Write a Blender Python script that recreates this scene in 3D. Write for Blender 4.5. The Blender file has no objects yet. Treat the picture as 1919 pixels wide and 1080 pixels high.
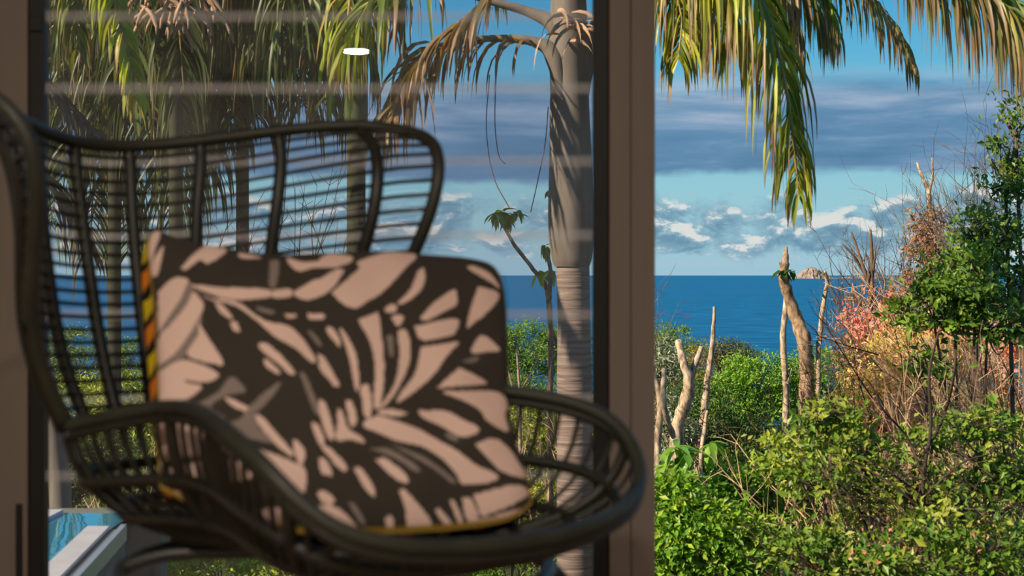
import bpy, math, random
import numpy as np
from mathutils import Vector, Matrix

C = bpy.context.scene.collection
SC = bpy.context.scene
random.seed(5)
rng = np.random.default_rng(11)

# ------------------------------------------------------------------ camera
F = 2665.0          # focal length in pixels of the 1919 px wide frame
CZ = 0.7363          # eye height (m)
HZ = 515.0          # row of the sea horizon
cam_d = bpy.data.cameras.new('camera')
cam = bpy.data.objects.new('camera', cam_d); C.objects.link(cam)
cam.location = (0, 0, CZ); cam.rotation_euler = (math.pi / 2, 0, 0)
cam_d.sensor_width = 36.0; cam_d.lens = 36.0 * F / 1919.0
cam_d.shift_y = -(540 - HZ) / 1919.0
cam_d.clip_start = 0.05; cam_d.clip_end = 60000
cam_d.dof.use_dof = True; cam_d.dof.focus_distance = 19.0; cam_d.dof.aperture_fstop = 5.6
SC.camera = cam

# ------------------------------------------------------------------ exposure
SC.view_settings.view_transform = 'Standard'
SC.view_settings.look = 'None'
SC.view_settings.gamma = 1.0
SC.view_settings.use_curve_mapping = False
SC.view_settings.exposure = 0.0

# ------------------------------------------------------------------ sun
sun_l = bpy.data.lights.new('sun', 'SUN'); sun_l.energy = 8.0; sun_l.angle = math.radians(0.6)
sun_l.color = (1.0, 0.83, 0.60)
sun = bpy.data.objects.new('sun', sun_l); C.objects.link(sun)
sun.rotation_euler = Vector((0.80, 0.40, -0.58)).to_track_quat('-Z', 'Y').to_euler()

# ------------------------------------------------------------------ node helpers
class NT:
    def __init__(s, tree): s.t = tree; s.n = tree.nodes; s.l = tree.links
    def node(s, typ, **kw):
        n = s.n.new(typ)
        for k, v in kw.items(): setattr(n, k, v)
        return n
    def put(s, sock, v):
        if isinstance(v, bpy.types.NodeSocket): s.l.new(v, sock)
        elif isinstance(v, (tuple, list)) and len(v) == 3 and sock.type == 'RGBA': sock.default_value = (*v, 1)
        else: sock.default_value = v
    def math(s, op, a, b=0.0, c=None, clamp=False):
        n = s.node('ShaderNodeMath', operation=op, use_clamp=clamp)
        s.put(n.inputs[0], a); s.put(n.inputs[1], b)
        if c is not None: s.put(n.inputs[2], c)
        return n.outputs[0]
    def sstep(s, x, a, b):
        n = s.node('ShaderNodeMapRange', interpolation_type='SMOOTHSTEP')
        s.put(n.inputs[0], x); s.put(n.inputs[1], a); s.put(n.inputs[2], b)
        return n.outputs[0]
    def mix(s, f, a, b, blend='MIX'):
        n = s.node('ShaderNodeMix', data_type='RGBA', blend_type=blend)
        s.put(n.inputs[0], f); s.put(n.inputs[6], a); s.put(n.inputs[7], b)
        return n.outputs[2]
    def noise(s, vec, scale=5, detail=4, rough=0.5, dist=0.0):
        n = s.node('ShaderNodeTexNoise')
        if vec is not None: s.put(n.inputs['Vector'], vec)
        n.inputs['Scale'].default_value = scale; n.inputs['Detail'].default_value = detail
        n.inputs['Roughness'].default_value = rough; n.inputs['Distortion'].default_value = dist
        return n.outputs[0]
    def ramp(s, x, stops):
        n = s.node('ShaderNodeValToRGB'); r = n.color_ramp
        while len(r.elements) < len(stops): r.elements.new(0.5)
        for e, (p, c) in zip(r.elements, stops): e.position = p; e.color = (*c, 1)
        s.put(n.inputs[0], x); return n.outputs[0]
    def comb(s, x, y, z=0.0):
        n = s.node('ShaderNodeCombineXYZ')
        s.put(n.inputs[0], x); s.put(n.inputs[1], y); s.put(n.inputs[2], z); return n.outputs[0]

# ------------------------------------------------------------------ sky with clouds
def make_world():
    w = bpy.data.worlds.new('sky'); SC.world = w; w.use_nodes = True
    N = NT(w.node_tree); N.n.clear()
    tc = N.node('ShaderNodeTexCoord')
    sp = N.node('ShaderNodeSeparateXYZ'); N.l.new(tc.outputs['Generated'], sp.inputs[0])
    x, y, z = sp.outputs
    el = N.math('ARCSINE', z)
    hyp = N.math('SQRT', N.math('ADD', N.math('MULTIPLY', x, x), N.math('MULTIPLY', y, y)))
    az = N.math('ARCTAN2', x, y)
    e2 = N.math('DIVIDE', el, 0.6, clamp=True)
    base = N.ramp(e2, [(0.0, (.34, .55, .66)), (0.07, (.33, .58, .66)), (0.14, (.26, .58, .68)),
                       (0.24, (.13, .46, .68)), (0.34, (.055, .36, .66)), (0.6, (.04, .27, .58)), (1.0, (.03, .20, .48))])
    # cumulus near the horizon
    def cum(dy):
        v = N.comb(N.math('MULTIPLY', az, 26.0), N.math('MULTIPLY', N.math('ADD', el, dy), 46.0), 6.2)
        a = N.noise(v, 1.0, 8, 0.58, 0.25)
        return a
    n0 = cum(0.0); n1 = cum(0.005)
    env = N.math('MULTIPLY', N.sstep(el, -0.002, 0.022), N.math('SUBTRACT', 1.0, N.sstep(el, 0.038, 0.078)))
    thr = N.math('SUBTRACT', 0.66, N.math('MULTIPLY', env, 0.32))
    m = N.sstep(n0, thr, N.math('ADD', thr, 0.19))
    lit = N.math('MULTIPLY_ADD', N.math('SUBTRACT', n0, n1), 7.0, 0.42)
    col = N.ramp(lit, [(0.0, (.13, .27, .39)), (0.45, (.20, .36, .47)), (0.75, (.34, .48, .56)), (1.0, (.74, .74, .71))])
    out = N.mix(N.math('MULTIPLY', m, 0.9), base, col)
    # flat haze streaks right above the horizon
    hv = N.comb(N.math('MULTIPLY', az, 4.0), N.math('MULTIPLY', el, 160.0), 1.1)
    hz = N.math('MULTIPLY', N.sstep(N.noise(hv, 1.0, 3), 0.45, 0.7), N.math('SUBTRACT', 1.0, N.sstep(el, 0.0, 0.03)))
    out = N.mix(N.math('MULTIPLY', hz, 0.5), out, (.40, .55, .64))
    # broad stratus layer
    wob = N.noise(N.comb(N.math('MULTIPLY', az, 7.0), N.math('MULTIPLY', el, 10.0), 9.2), 1.0, 5, 0.6)
    ew = N.math('ADD', el, N.math('MULTIPLY', N.math('SUBTRACT', wob, 0.5), 0.030))
    lo = N.sstep(ew, 0.064, 0.072); hi = N.math('SUBTRACT', 1.0, N.sstep(ew, 0.120, 0.145))
    sm = N.math('MULTIPLY', lo, hi)
    sv = N.comb(N.math('MULTIPLY', az, 9.0), N.math('MULTIPLY', el, 60.0), 5.5)
    sn = N.noise(sv, 1.0, 6, 0.55, 0.3)
    sh = N.math('ADD', sn, N.math('MULTIPLY', N.math('SUBTRACT', el, 0.095), 4.2))
    scol = N.ramp(sh, [(0.25, (.075, .185, .33)), (0.48, (.12, .25, .42)), (0.64, (.24, .36, .52)), (0.85, (.50, .54, .64))])
    out = N.mix(N.math('MULTIPLY', sm, 0.95), out, scol)
    # scattered cloud higher up, all round
    gv = N.comb(N.math('DIVIDE', x, N.math('ADD', z, 0.25)), N.math('DIVIDE', y, N.math('ADD', z, 0.25)), 0.0)
    g = N.noise(gv, 1.3, 7, 0.6, 0.2)
    gm = N.math('MULTIPLY', N.sstep(g, 0.52, 0.72), N.sstep(el, 0.17, 0.30))
    out = N.mix(N.math('MULTIPLY', gm, 0.8), out, (.62, .64, .70))
    # below the horizon
    out = N.mix(N.sstep(el, -0.004, 0.0), (.03, .10, .18), out)
    bg = N.node('ShaderNodeBackground'); N.put(bg.inputs[0], out); bg.inputs[1].default_value = 1.0
    o = N.node('ShaderNodeOutputWorld'); N.l.new(bg.outputs[0], o.inputs[0])
make_world()

# ------------------------------------------------------------------ materials
def mat(name):
    m = bpy.data.materials.new(name); m.use_nodes = True
    N = NT(m.node_tree); N.n.clear()
    o = N.node('ShaderNodeOutputMaterial'); return m, N, o
def pbr(name, col, rough=0.6, spec=0.5, metal=0.0, var=0.0, scale=8.0, bump=0.0, stretch=None, col2=None, emit=None, coat=0.0):
    m, N, o = mat(name)
    b = N.node('ShaderNodeBsdfPrincipled')
    tc = N.node('ShaderNodeTexCoord'); v = tc.outputs['Object']
    if stretch:
        mp = N.node('ShaderNodeMapping'); mp.inputs['Scale'].default_value = stretch
        N.l.new(v, mp.inputs[0]); v = mp.outputs[0]
    n = N.noise(v, scale, 6, 0.6)
    c2 = col2 if col2 else tuple(c * (1 - var) for c in col)
    f = N.sstep(n, 0.35, 0.68)
    N.put(b.inputs['Base Color'], N.mix(f, col, c2))
    b.inputs['Roughness'].default_value = rough; b.inputs['Specular IOR Level'].default_value = spec
    b.inputs['Metallic'].default_value = metal
    if bump:
        bp = N.node('ShaderNodeBump'); bp.inputs['Strength'].default_value = bump; bp.inputs['Distance'].default_value = 0.01
        N.l.new(n, bp.inputs['Height']); N.l.new(bp.outputs[0], b.inputs['Normal'])
    if emit:
        b.inputs['Emission Color'].default_value = (*emit[0], 1); b.inputs['Emission Strength'].default_value = emit[1]
    N.l.new(b.outputs[0], o.inputs[0]); return m
def leafmat(name, trans=0.35, rough=0.45, spec=0.4):
    """leaf colour comes from the 'tint' attribute (one colour per leaf)"""
    m, N, o = mat(name)
    a = N.node('ShaderNodeAttribute', attribute_name='tint')
    b = N.node('ShaderNodeBsdfPrincipled'); N.l.new(a.outputs['Color'], b.inputs['Base Color'])
    b.inputs['Roughness'].default_value = rough; b.inputs['Specular IOR Level'].default_value = spec
    t = N.node('ShaderNodeBsdfTranslucent')
    N.put(t.inputs[0], N.mix(1.0, a.outputs['Color'], (1.25, 1.15, .5), 'MULTIPLY'))
    x = N.node('ShaderNodeMixShader'); x.inputs[0].default_value = trans
    N.l.new(b.outputs[0], x.inputs[1]); N.l.new(t.outputs[0], x.inputs[2]); N.l.new(x.outputs[0], o.inputs[0])
    return m
M = {}
M['frame'] = pbr('frame_paint', (.20, .165, .14), .55, .3, var=.12, scale=3, stretch=(6, 6, .4))
M['gasket'] = pbr('black_gasket', (.012, .012, .012), .5, .3)
M['wall'] = pbr('room_paint', (.62, .58, .53), .8, .2, var=.05)
M['ceil'] = pbr('ceiling_paint', (.78, .76, .72), .85, .2, var=.03)
M['floor'] = pbr('floor_board', (.30, .20, .13), .5, .4, var=.4, scale=5, stretch=(1, 12, 1))
M['outer'] = pbr('render_paint', (.55, .55, .50), .85, .2, var=.1)
M['concrete'] = pbr('deck_concrete', (.40, .39, .36), .85, .2, var=.2, scale=9)
M['cane'] = pbr('dark_cane', (.014, .0145, .009), .42, .4, var=.4, scale=30)
M['canelight'] = pbr('worn_dark_cane', (.024, .026, .017), .48, .4, var=.35, scale=14)
M['steel'] = pbr('black_steel', (.02, .022, .018), .4, .5)
M['lampoff'] = pbr('lamp_trim', (.8, .8, .8), .4, .5)
M['lampon'] = pbr('lamp_lens', (1, 1, 1), .4, .3, emit=((1, .96, .9), 40.0))
M['bark'] = pbr('pale_dead_bark', (.62, .48, .34), .9, .1, col2=(.17, .12, .085), scale=26, bump=.6, stretch=(1, 1, .35))
M['bark2'] = pbr('grey_brown_bark', (.44, .30, .19), .9, .1, col2=(.12, .08, .055), scale=20, bump=.6, stretch=(1, 1, .4))
M['twig'] = pbr('twig_bark', (.20, .13, .09), .9, .1, col2=(.09, .06, .045), scale=5)
M['tan'] = pbr('tan_twig', (.80, .56, .33), .9, .1, col2=(.42, .27, .16), scale=3)
M['palmgreen'] = pbr('green_palm_stem', (.07, .11, .035), .6, .3, var=.4, scale=6, stretch=(1, 1, 5))
M['shaft'] = pbr('grey_crownshaft', (.235, .205, .17), .6, .3, col2=(.17, .145, .115), scale=5, stretch=(3, 3, .5))
M['darktrunk'] = pbr('dark_green_palm_trunk', (.030, .042, .018), .8, .2, col2=(.06, .055, .035), scale=5, stretch=(1, 1, 4))  # dark green mottled with a lighter brown
M['stemdark'] = pbr('dark_stem', (.045, .035, .025), .85, .15, col2=(.09, .065, .05), scale=8)
M['rachis'] = pbr('frond_rachis', (.42, .30, .10), .6, .3, col2=(.22, .17, .05), scale=3)
M['husk'] = pbr('dry_husk', (.62, .42, .25), .85, .1, col2=(.36, .22, .13), scale=9)
M['rock'] = pbr('island_rock', (.36, .27, .22), .95, .1, col2=(.12, .13, .09), scale=.012, bump=.5)
M['soil'] = pbr('hill_undergrowth', (.055, .075, .02), .95, .05, col2=(.12, .10, .05), scale=1.2, bump=.8)
M['leaf'] = leafmat('leaf')
M['palmleaf'] = leafmat('palm_leaf', .38, .42, .45)
M['bigleaf'] = leafmat('big_leaf', .45, .4, .5)
M['coping'] = pbr('pale_coping', (.60, .59, .60), .6, .3, var=.15, scale=8)
M['rail'] = pbr('pool_rail', (.45, .55, .68), .25, .5, metal=.4)
M['groove'] = pbr('coping_joint', (.13, .13, .13), .8, .2)
M['poolwall'] = pbr('pool_wall_render', (.20, .21, .165), .85, .2, var=.12)
M['pooltile'] = pbr('pool_lining', (.05, .35, .52), .5, .4, var=.2)

def ring_trunk_mat():
    m, N, o = mat('ringed_palm_trunk')
    tc = N.node('ShaderNodeTexCoord'); sp = N.node('ShaderNodeSeparateXYZ'); N.l.new(tc.outputs['Object'], sp.inputs[0])
    w = N.noise(tc.outputs['Object'], 4, 4)
    zz = N.math('ADD', N.math('MULTIPLY', sp.outputs[2], 16.0), N.math('MULTIPLY', w, 1.2))
    fr = N.math('FRACT', zz)
    r1 = N.sstep(fr, 0.72, 0.95)
    fine = N.noise(N.comb(N.math('MULTIPLY', sp.outputs[0], 3.0), N.math('MULTIPLY', sp.outputs[1], 3.0), N.math('MULTIPLY', sp.outputs[2], 55.0)), 1.0, 4)
    c = N.mix(N.sstep(fine, .35, .7), (.21, .155, .13), (.33, .255, .21))
    c = N.mix(N.math('MULTIPLY', r1, .55), c, (.11, .075, .06))
    b = N.node('ShaderNodeBsdfPrincipled'); N.l.new(c, b.inputs['Base Color']); b.inputs['Roughness'].default_value = .85
    bp = N.node('ShaderNodeBump'); bp.inputs['Distance'].default_value = .01; N.l.new(fine, bp.inputs['Height']); N.l.new(bp.outputs[0], b.inputs['Normal'])
    N.l.new(b.outputs[0], o.inputs[0]); return m
M['trunk'] = ring_trunk_mat()

def sea_mat():
    m, N, o = mat('sea_water')
    tc = N.node('ShaderNodeTexCoord')
    geo = N.node('ShaderNodeNewGeometry')
    v = geo.outputs['Position']
    mp = N.node('ShaderNodeMapping'); mp.inputs['Scale'].default_value = (.045, .11, 1); N.l.new(v, mp.inputs[0])
    n1 = N.noise(mp.outputs[0], 1.0, 10, .62)
    mp2 = N.node('ShaderNodeMapping'); mp2.inputs['Scale'].default_value = (.0012, .004, 1); N.l.new(v, mp2.inputs[0])
    n2 = N.noise(mp2.outputs[0], 1.0, 6, .6)
    c = N.mix(N.sstep(n1, .40, .64), (.001, .066, .175), (.004, .155, .32))
    c = N.mix(N.math('MULTIPLY', N.sstep(n2, .45, .62), .45), c, (.002, .09, .18))
    b = N.node('ShaderNodeBsdfPrincipled'); N.l.new(c, b.inputs['Base Color'])
    b.inputs['Roughness'].default_value = .45; b.inputs['Specular IOR Level'].default_value = .12
    bp = N.node('ShaderNodeBump'); bp.inputs['Strength'].default_value = .7; bp.inputs['Distance'].default_value = .6
    N.l.new(n1, bp.inputs['Height']); N.l.new(bp.outputs[0], b.inputs['Normal'])
    N.l.new(b.outputs[0], o.inputs[0]); return m
M['sea'] = sea_mat()

def glass_mat():
    m, N, o = mat('window_glass')
    t = N.node('ShaderNodeBsdfTransparent'); t.inputs[0].default_value = (.90, .90, .92, 1)
    g = N.node('ShaderNodeBsdfGlossy'); g.inputs['Roughness'].default_value = 0.004
    d = N.node('ShaderNodeBsdfDiffuse'); d.inputs[0].default_value = (.75, .72, .74, 1)
    fr = N.node('ShaderNodeFresnel'); fr.inputs[0].default_value = 1.5
    x = N.node('ShaderNodeMixShader'); N.put(x.inputs[0], N.math('MULTIPLY', fr.outputs[0], 1.15, clamp=True))
    N.l.new(t.outputs[0], x.inputs[1]); N.l.new(g.outputs[0], x.inputs[2])
    y = N.node('ShaderNodeMixShader'); y.inputs[0].default_value = .02
    N.l.new(x.outputs[0], y.inputs[1]); N.l.new(d.outputs[0], y.inputs[2])
    N.l.new(y.outputs[0], o.inputs[0]); return m
M['glass'] = glass_mat()
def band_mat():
    m, N, o = mat('streak_white')
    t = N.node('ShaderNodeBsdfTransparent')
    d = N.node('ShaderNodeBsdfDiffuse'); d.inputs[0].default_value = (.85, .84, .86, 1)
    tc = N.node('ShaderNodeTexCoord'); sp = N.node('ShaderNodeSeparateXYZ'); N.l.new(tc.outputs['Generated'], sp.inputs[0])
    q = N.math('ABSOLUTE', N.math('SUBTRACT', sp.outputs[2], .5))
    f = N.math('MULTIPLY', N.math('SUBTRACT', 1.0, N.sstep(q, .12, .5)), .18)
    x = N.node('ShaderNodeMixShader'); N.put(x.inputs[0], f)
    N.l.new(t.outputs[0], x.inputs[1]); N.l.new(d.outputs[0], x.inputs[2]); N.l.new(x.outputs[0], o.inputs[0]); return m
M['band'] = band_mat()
def water_mat():
    m, N, o = mat('pool_water')
    tc = N.node('ShaderNodeTexCoord')
    n = N.noise(tc.outputs['Object'], 3.0, 3)
    g = N.node('ShaderNodeBsdfGlossy'); g.inputs['Roughness'].default_value = .02
    g.inputs[0].default_value = (.75, .95, 1, 1)
    b = N.node('ShaderNodeBsdfDiffuse'); b.inputs[0].default_value = (.04, .30, .44, 1)
    bp = N.node('ShaderNodeBump'); bp.inputs['Strength'].default_value = .06; bp.inputs['Distance'].default_value = .02
    N.l.new(n, bp.inputs['Height']); N.l.new(bp.outputs[0], g.inputs['Normal'])
    x = N.node('ShaderNodeMixShader'); x.inputs[0].default_value = .6
    N.l.new(b.outputs[0], x.inputs[1]); N.l.new(g.outputs[0], x.inputs[2]); N.l.new(x.outputs[0], o.inputs[0]); return m
M['water'] = water_mat()
def print_mat():
    m, N, o = mat('printed_linen')
    a = N.node('ShaderNodeAttribute', attribute_name='tint')
    tc = N.node('ShaderNodeTexCoord')
    n = N.noise(tc.outputs['Object'], 260, 2)
    n2 = N.noise(tc.outputs['Object'], 9, 4)
    b = N.node('ShaderNodeBsdfPrincipled'); N.l.new(a.outputs['Color'], b.inputs['Base Color'])
    b.inputs['Roughness'].default_value = .9; b.inputs['Specular IOR Level'].default_value = .15
    bp = N.node('ShaderNodeBump'); bp.inputs['Strength'].default_value = .35; bp.inputs['Distance'].default_value = .012
    N.put(bp.inputs['Height'], N.math('ADD', n2, N.math('MULTIPLY', n, .08))); N.l.new(bp.outputs[0], b.inputs['Normal'])
    N.l.new(b.outputs[0], o.inputs[0]); return m
M['print'] = print_mat()

# ------------------------------------------------------------------ geometry helpers
def P(px, py, d):
    """the point that the photograph shows at (px, py) when it stands d metres away"""
    return np.array([(px - 960) / F * d, d, CZ - (py - HZ) / F * d])
def tag(o, label=None, cat=None, group=None, kind=None):
    if label: o['label'] = label
    if cat: o['category'] = cat
    if group: o['group'] = group
    if kind: o['kind'] = kind
    return o
def empty(name, loc=(0, 0, 0), rz=0.0, parent=None):
    o = bpy.data.objects.new(name, None); C.objects.link(o); o.empty_display_size = .1
    o.location = loc; o.rotation_euler = (0, 0, rz)
    if parent: o.parent = parent
    return o
def np_mesh(name, V, Q, tint=None, smooth=False):
    """V (n,3), Q (m,k) faces with k = 3 or 4"""
    V = np.ascontiguousarray(V, dtype=np.float32); Q = np.ascontiguousarray(Q, dtype=np.int32)
    me = bpy.data.meshes.new(name); k = Q.shape[1]
    me.vertices.add(len(V)); me.vertices.foreach_set('co', V.ravel())
    me.loops.add(Q.size); me.loops.foreach_set('vertex_index', Q.ravel())
    me.polygons.add(len(Q)); me.polygons.foreach_set('loop_start', np.arange(len(Q), dtype=np.int32) * k)
    me.polygons.foreach_set('use_smooth', np.full(len(Q), smooth))
    if tint is not None:
        a = me.color_attributes.new('tint', 'FLOAT_COLOR', 'POINT')
        c = np.ones((len(V), 4), np.float32); c[:, :3] = tint; a.data.foreach_set('color', c.ravel())
    me.update(); return me
def link(name, me, m, parent=None, loc=None):
    o = bpy.data.objects.new(name, me); C.objects.link(o)
    if m is not None and not me.materials: me.materials.append(m)
    if parent: o.parent = parent
    if loc is not None: o.location = loc
    return o
def crv(pts, n=8):
    Pn = np.array(pts, float)
    if len(Pn) < 3:
        t = np.linspace(0, 1, n + 1)[:, None]; return Pn[0] * (1 - t) + Pn[1] * t
    Q = np.vstack([2 * Pn[0] - Pn[1], Pn, 2 * Pn[-1] - Pn[-2]]); o = []
    for i in range(1, len(Q) - 2):
        for t in np.arange(n) / n:
            o.append(.5 * ((2 * Q[i]) + (-Q[i-1] + Q[i+1]) * t + (2 * Q[i-1] - 5 * Q[i] + 4 * Q[i+1] - Q[i+2]) * t * t
                           + (-Q[i-1] + 3 * Q[i] - 3 * Q[i+1] + Q[i+2]) * t ** 3))
    o.append(Q[-2]); return np.array(o)
class TB:
    """collects tubes, builds one mesh"""
    def __init__(s): s.V = []; s.Q = []; s.n = 0
    def tube(s, pts, rad, k=6, closed=False, cap=True, flat=None):
        p = np.asarray(pts, float); n = len(p)
        r = np.broadcast_to(np.asarray(rad, float), (n,)) if np.ndim(rad) < 1 or len(np.atleast_1d(rad)) == n else np.interp(np.linspace(0, 1, n), np.linspace(0, 1, len(rad)), rad)
        if closed: t = np.roll(p, -1, 0) - np.roll(p, 1, 0)
        else: t = np.gradient(p, axis=0)
        t /= np.linalg.norm(t, axis=1)[:, None] + 1e-12
        ref = np.array([0, 0, 1.0]); 
        if np.abs(t[:, 2]).mean() > .8: ref = np.array([1.0, 0, 0])
        a = np.cross(t, ref); a /= np.linalg.norm(a, axis=1)[:, None] + 1e-9
        for i in range(1, n):
            if (a[i] * a[i-1]).sum() < 0: a[i] = -a[i]
        b = np.cross(t, a)
        th = np.arange(k) * 2 * np.pi / k
        V = p[:, None] + r[:, None, None] * (np.cos(th)[None, :, None] * a[:, None] + np.sin(th)[None, :, None] * b[:, None])
        m = n if closed else n - 1
        i = np.arange(m)[:, None] * k; j = ((np.arange(m) + 1) % n)[:, None] * k
        c = np.arange(k)[None]; c1 = (c + 1) % k
        Q = np.stack([i + c, i + c1, j + c1, j + c], -1).reshape(-1, 4) + s.n
        V = V.reshape(-1, 3); s.V.append(V); s.Q.append(Q); s.n += len(V)
        if cap and not closed and k >= 4:
            for e in (0, n - 1):
                s.V.append(p[e:e+1]); cc = s.n; s.n += 1
                b0 = cc - (len(V)) - (0 if e == 0 else 1) + e * k
                idx = [(b0 + u, b0 + (u + 1) % k, cc, cc) for u in range(k)]
                s.T = getattr(s, 'T', []) + [(x_[0], x_[1], x_[2]) for x_ in idx]
        return s
    def build(s, name, m, parent=None, loc=None, smooth=True):
        V = np.vstack(s.V)
        if loc is not None: V = V - np.asarray(loc)
        Q = np.vstack(s.Q)
        if getattr(s, 'T', None):
            me = bpy.data.meshes.new(name)
            q = Q.tolist() + [list(t) for t in s.T]
            me.from_pydata(V.tolist(), [], q); me.polygons.foreach_set('use_smooth', np.full(len(q), smooth)); me.update()
        else: me = np_mesh(name, V, Q, smooth=smooth)
        return link(name, me, m, parent, loc)
BOXQ = np.array([[0,1,3,2],[4,6,7,5],[0,4,5,1],[2,3,7,6],[0,2,6,4],[1,5,7,3]])
def box(name, x0, x1, y0, y1, z0, z1, m, parent=None, bev=0.0):
    c = np.array([(x0+x1)/2, (y0+y1)/2, (z0+z1)/2])
    V = np.array([(x, y, z) for x in (x0, x1) for y in (y0, y1) for z in (z0, z1)]) - c
    me = bpy.data.meshes.new(name); me.from_pydata(V.tolist(), [], BOXQ.tolist()); me.update()
    o = link(name, me, m, parent, c)
    if bev:
        b = o.modifiers.new('bevel', 'BEVEL'); b.width = bev; b.segments = 2
    return o
def prism(name, poly, z0, z1, m, parent=None):
    n = len(poly)
    V = [(x, y, z0) for x, y in poly] + [(x, y, z1) for x, y in poly]
    Fc = [list(range(n))[::-1], list(range(n, 2*n))] + [[i, (i+1) % n, n+(i+1) % n, n+i] for i in range(n)]
    me = bpy.data.meshes.new(name); me.from_pydata(V, [], Fc); me.update()
    return link(name, me, m, parent)
def inv_parent(root, pts):
    """world points -> local frame of an un-rotated empty"""
    return np.asarray(pts) - np.array(root.location)

# ================================================================== SETTING
YG = 2.90                                   # plane of the sliding doors
def gx(px, d=YG): return (px - 960) / F * d
X0, X1, YB, CE = -2.4, 3.0, -6.0, 2.40
struct = lambda o: tag(o, kind='structure')
struct(box('floor', X0, X1, YB, 3.25, -.20, 0, M['floor']))
struct(box('ceiling', X0, X1, YB, YG + .95, CE, CE + .22, M['ceil']))
struct(box('wall_back', X0, X1, YB - .15, YB, -.2, CE, M['wall']))
struct(box('wall_left', X0 - .15, X0, YB - .15, YG + .12, -3, CE, M['wall']))
struct(box('wall_right', X1, X1 + .15, YB - .15, YG + .12, -3, CE, M['wall']))
struct(box('wall_front', X0, X1, YG - .02, YG + .12, 2.12, CE, M['wall']))
struct(box('wall_front', X0, -1.36, YG - .02, YG + .12, 0, 2.12, M['wall']))
struct(box('wall_front', 1.55, X1, YG - .02, YG + .12, 0, 2.12, M['wall']))
struct(box('wall_outer', X0, X1, 3.02, 3.25, -3.2, -.20, M['outer']))
struct(box('trim_1', -1.36, 1.55, YG - .03, YG + .08, 2.06, 2.12, M['frame'], bev=.003))
struct(box('trim_2', -1.36, 1.55, YG - .03, YG + .10, 0, .025, M['frame'], bev=.003))
# the sliding leaf with its pane
win = empty('window_1', (0, YG, 0)); struct(win)
def wbox(name, px0, px1, dy0, dy1, z0, z1, m, bev=.002):
    o = box(name, gx(px0), gx(px1), dy0, dy1, z0, z1, m, win, bev); return o
wbox('stile', -60, 58, -.02, .035, .025, 2.06, M['frame'])
wbox('stile', 1141, 1180, -.028, .045, .025, 2.06, M['frame'])
wbox('stile', 1181, 1226, -.022, .045, .025, 2.06, M['frame'])
wbox('gasket', 58, 84, -.012, .03, .025, 2.06, M['gasket'])
wbox('gasket', 1112, 1141, -.012, .03, .025, 2.06, M['gasket'])
wbox('rail', 84, 1112, -.02, .035, 1.99, 2.06, M['frame'])
wbox('rail', 84, 1112, -.02, .035, .025, .11, M['frame'])
for zz in (1.23,):
    wbox('gasket_clip', 60, 83, -.018, -.010, zz, zz + .03, M['gasket'])
hd = wbox('handle', 37, 49, -.0245, -.0195, .10, .272, M['gasket']); hd['label'] = 'dark recessed pull slot'
gl = box('glass', gx(80), gx(1116), .006, .012, .10, 2.0, M['glass'], win)
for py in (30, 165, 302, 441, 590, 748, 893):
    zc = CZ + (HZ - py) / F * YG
    b = box('pale_streak', gx(84), gx(1112), .0035, .0055, zc - .017, zc + .017, M['band'], win)  # translucent strips standing in for the pale streaks across the pane
# the fixed jamb off to the right of the opening
w2 = empty('window_2', (0, YG, 0)); struct(w2)
box('stile', 1.49, 1.55, -.02, .08, .025, 2.06, M['frame'], w2, .002)

# downlights: the one reflected in the glass, then added fill lamps
def downlight(x, y, r, label, power):
    t = empty('downlight', (x, y, CE)); tag(t, label, 'lamp', 'downlights in the room ceiling')
    th = np.linspace(0, 2 * np.pi, 33)[:-1]
    V = []; Q = []
    prof = [(r * 1.0, -.002), (r * 1.18, -.004), (r * 1.2, 0.0)]
    for rr, z in prof: V += [(rr * math.cos(a), rr * math.sin(a), z) for a in th]
    for k in range(2): Q += [(k*32+i, k*32+(i+1) % 32, (k+1)*32+(i+1) % 32, (k+1)*32+i) for i in range(32)]
    link('trim_ring', np_mesh('trim_ring', np.array(V), np.array(Q), smooth=True), M['lampoff'], t)
    V = [(r * math.cos(a), r * math.sin(a), -.003) for a in th] + [(0, 0, -.003)]
    me = bpy.data.meshes.new('lens'); me.from_pydata(V, [], [(i, 32, (i+1) % 32) for i in range(32)]); me.update()
    link('lens', me, M['lampon'], t)
    l = bpy.data.lights.new('downlight_lamp', 'AREA'); l.shape = 'DISK'; l.size = r * 2; l.energy = power; l.color = (1, .86, .72)
    lo = bpy.data.objects.new('downlight_lamp', l); C.objects.link(lo); lo.parent = t; lo.location = (0, 0, -.02)
downlight(-1.15, -4.7, .095, 'round white downlight whose glow shows as an oval in the glass', 30)
downlight(-.9, -.3, .095, 'added unseen downlight in the ceiling that brightens the chair side', 44)  # out of view, added to light the cushion and chair
downlight(.9, -.9, .095, 'added unseen downlight in the ceiling that brightens the chair from the right', 44)  # another lamp added out of view to brighten cushion and chair

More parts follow.
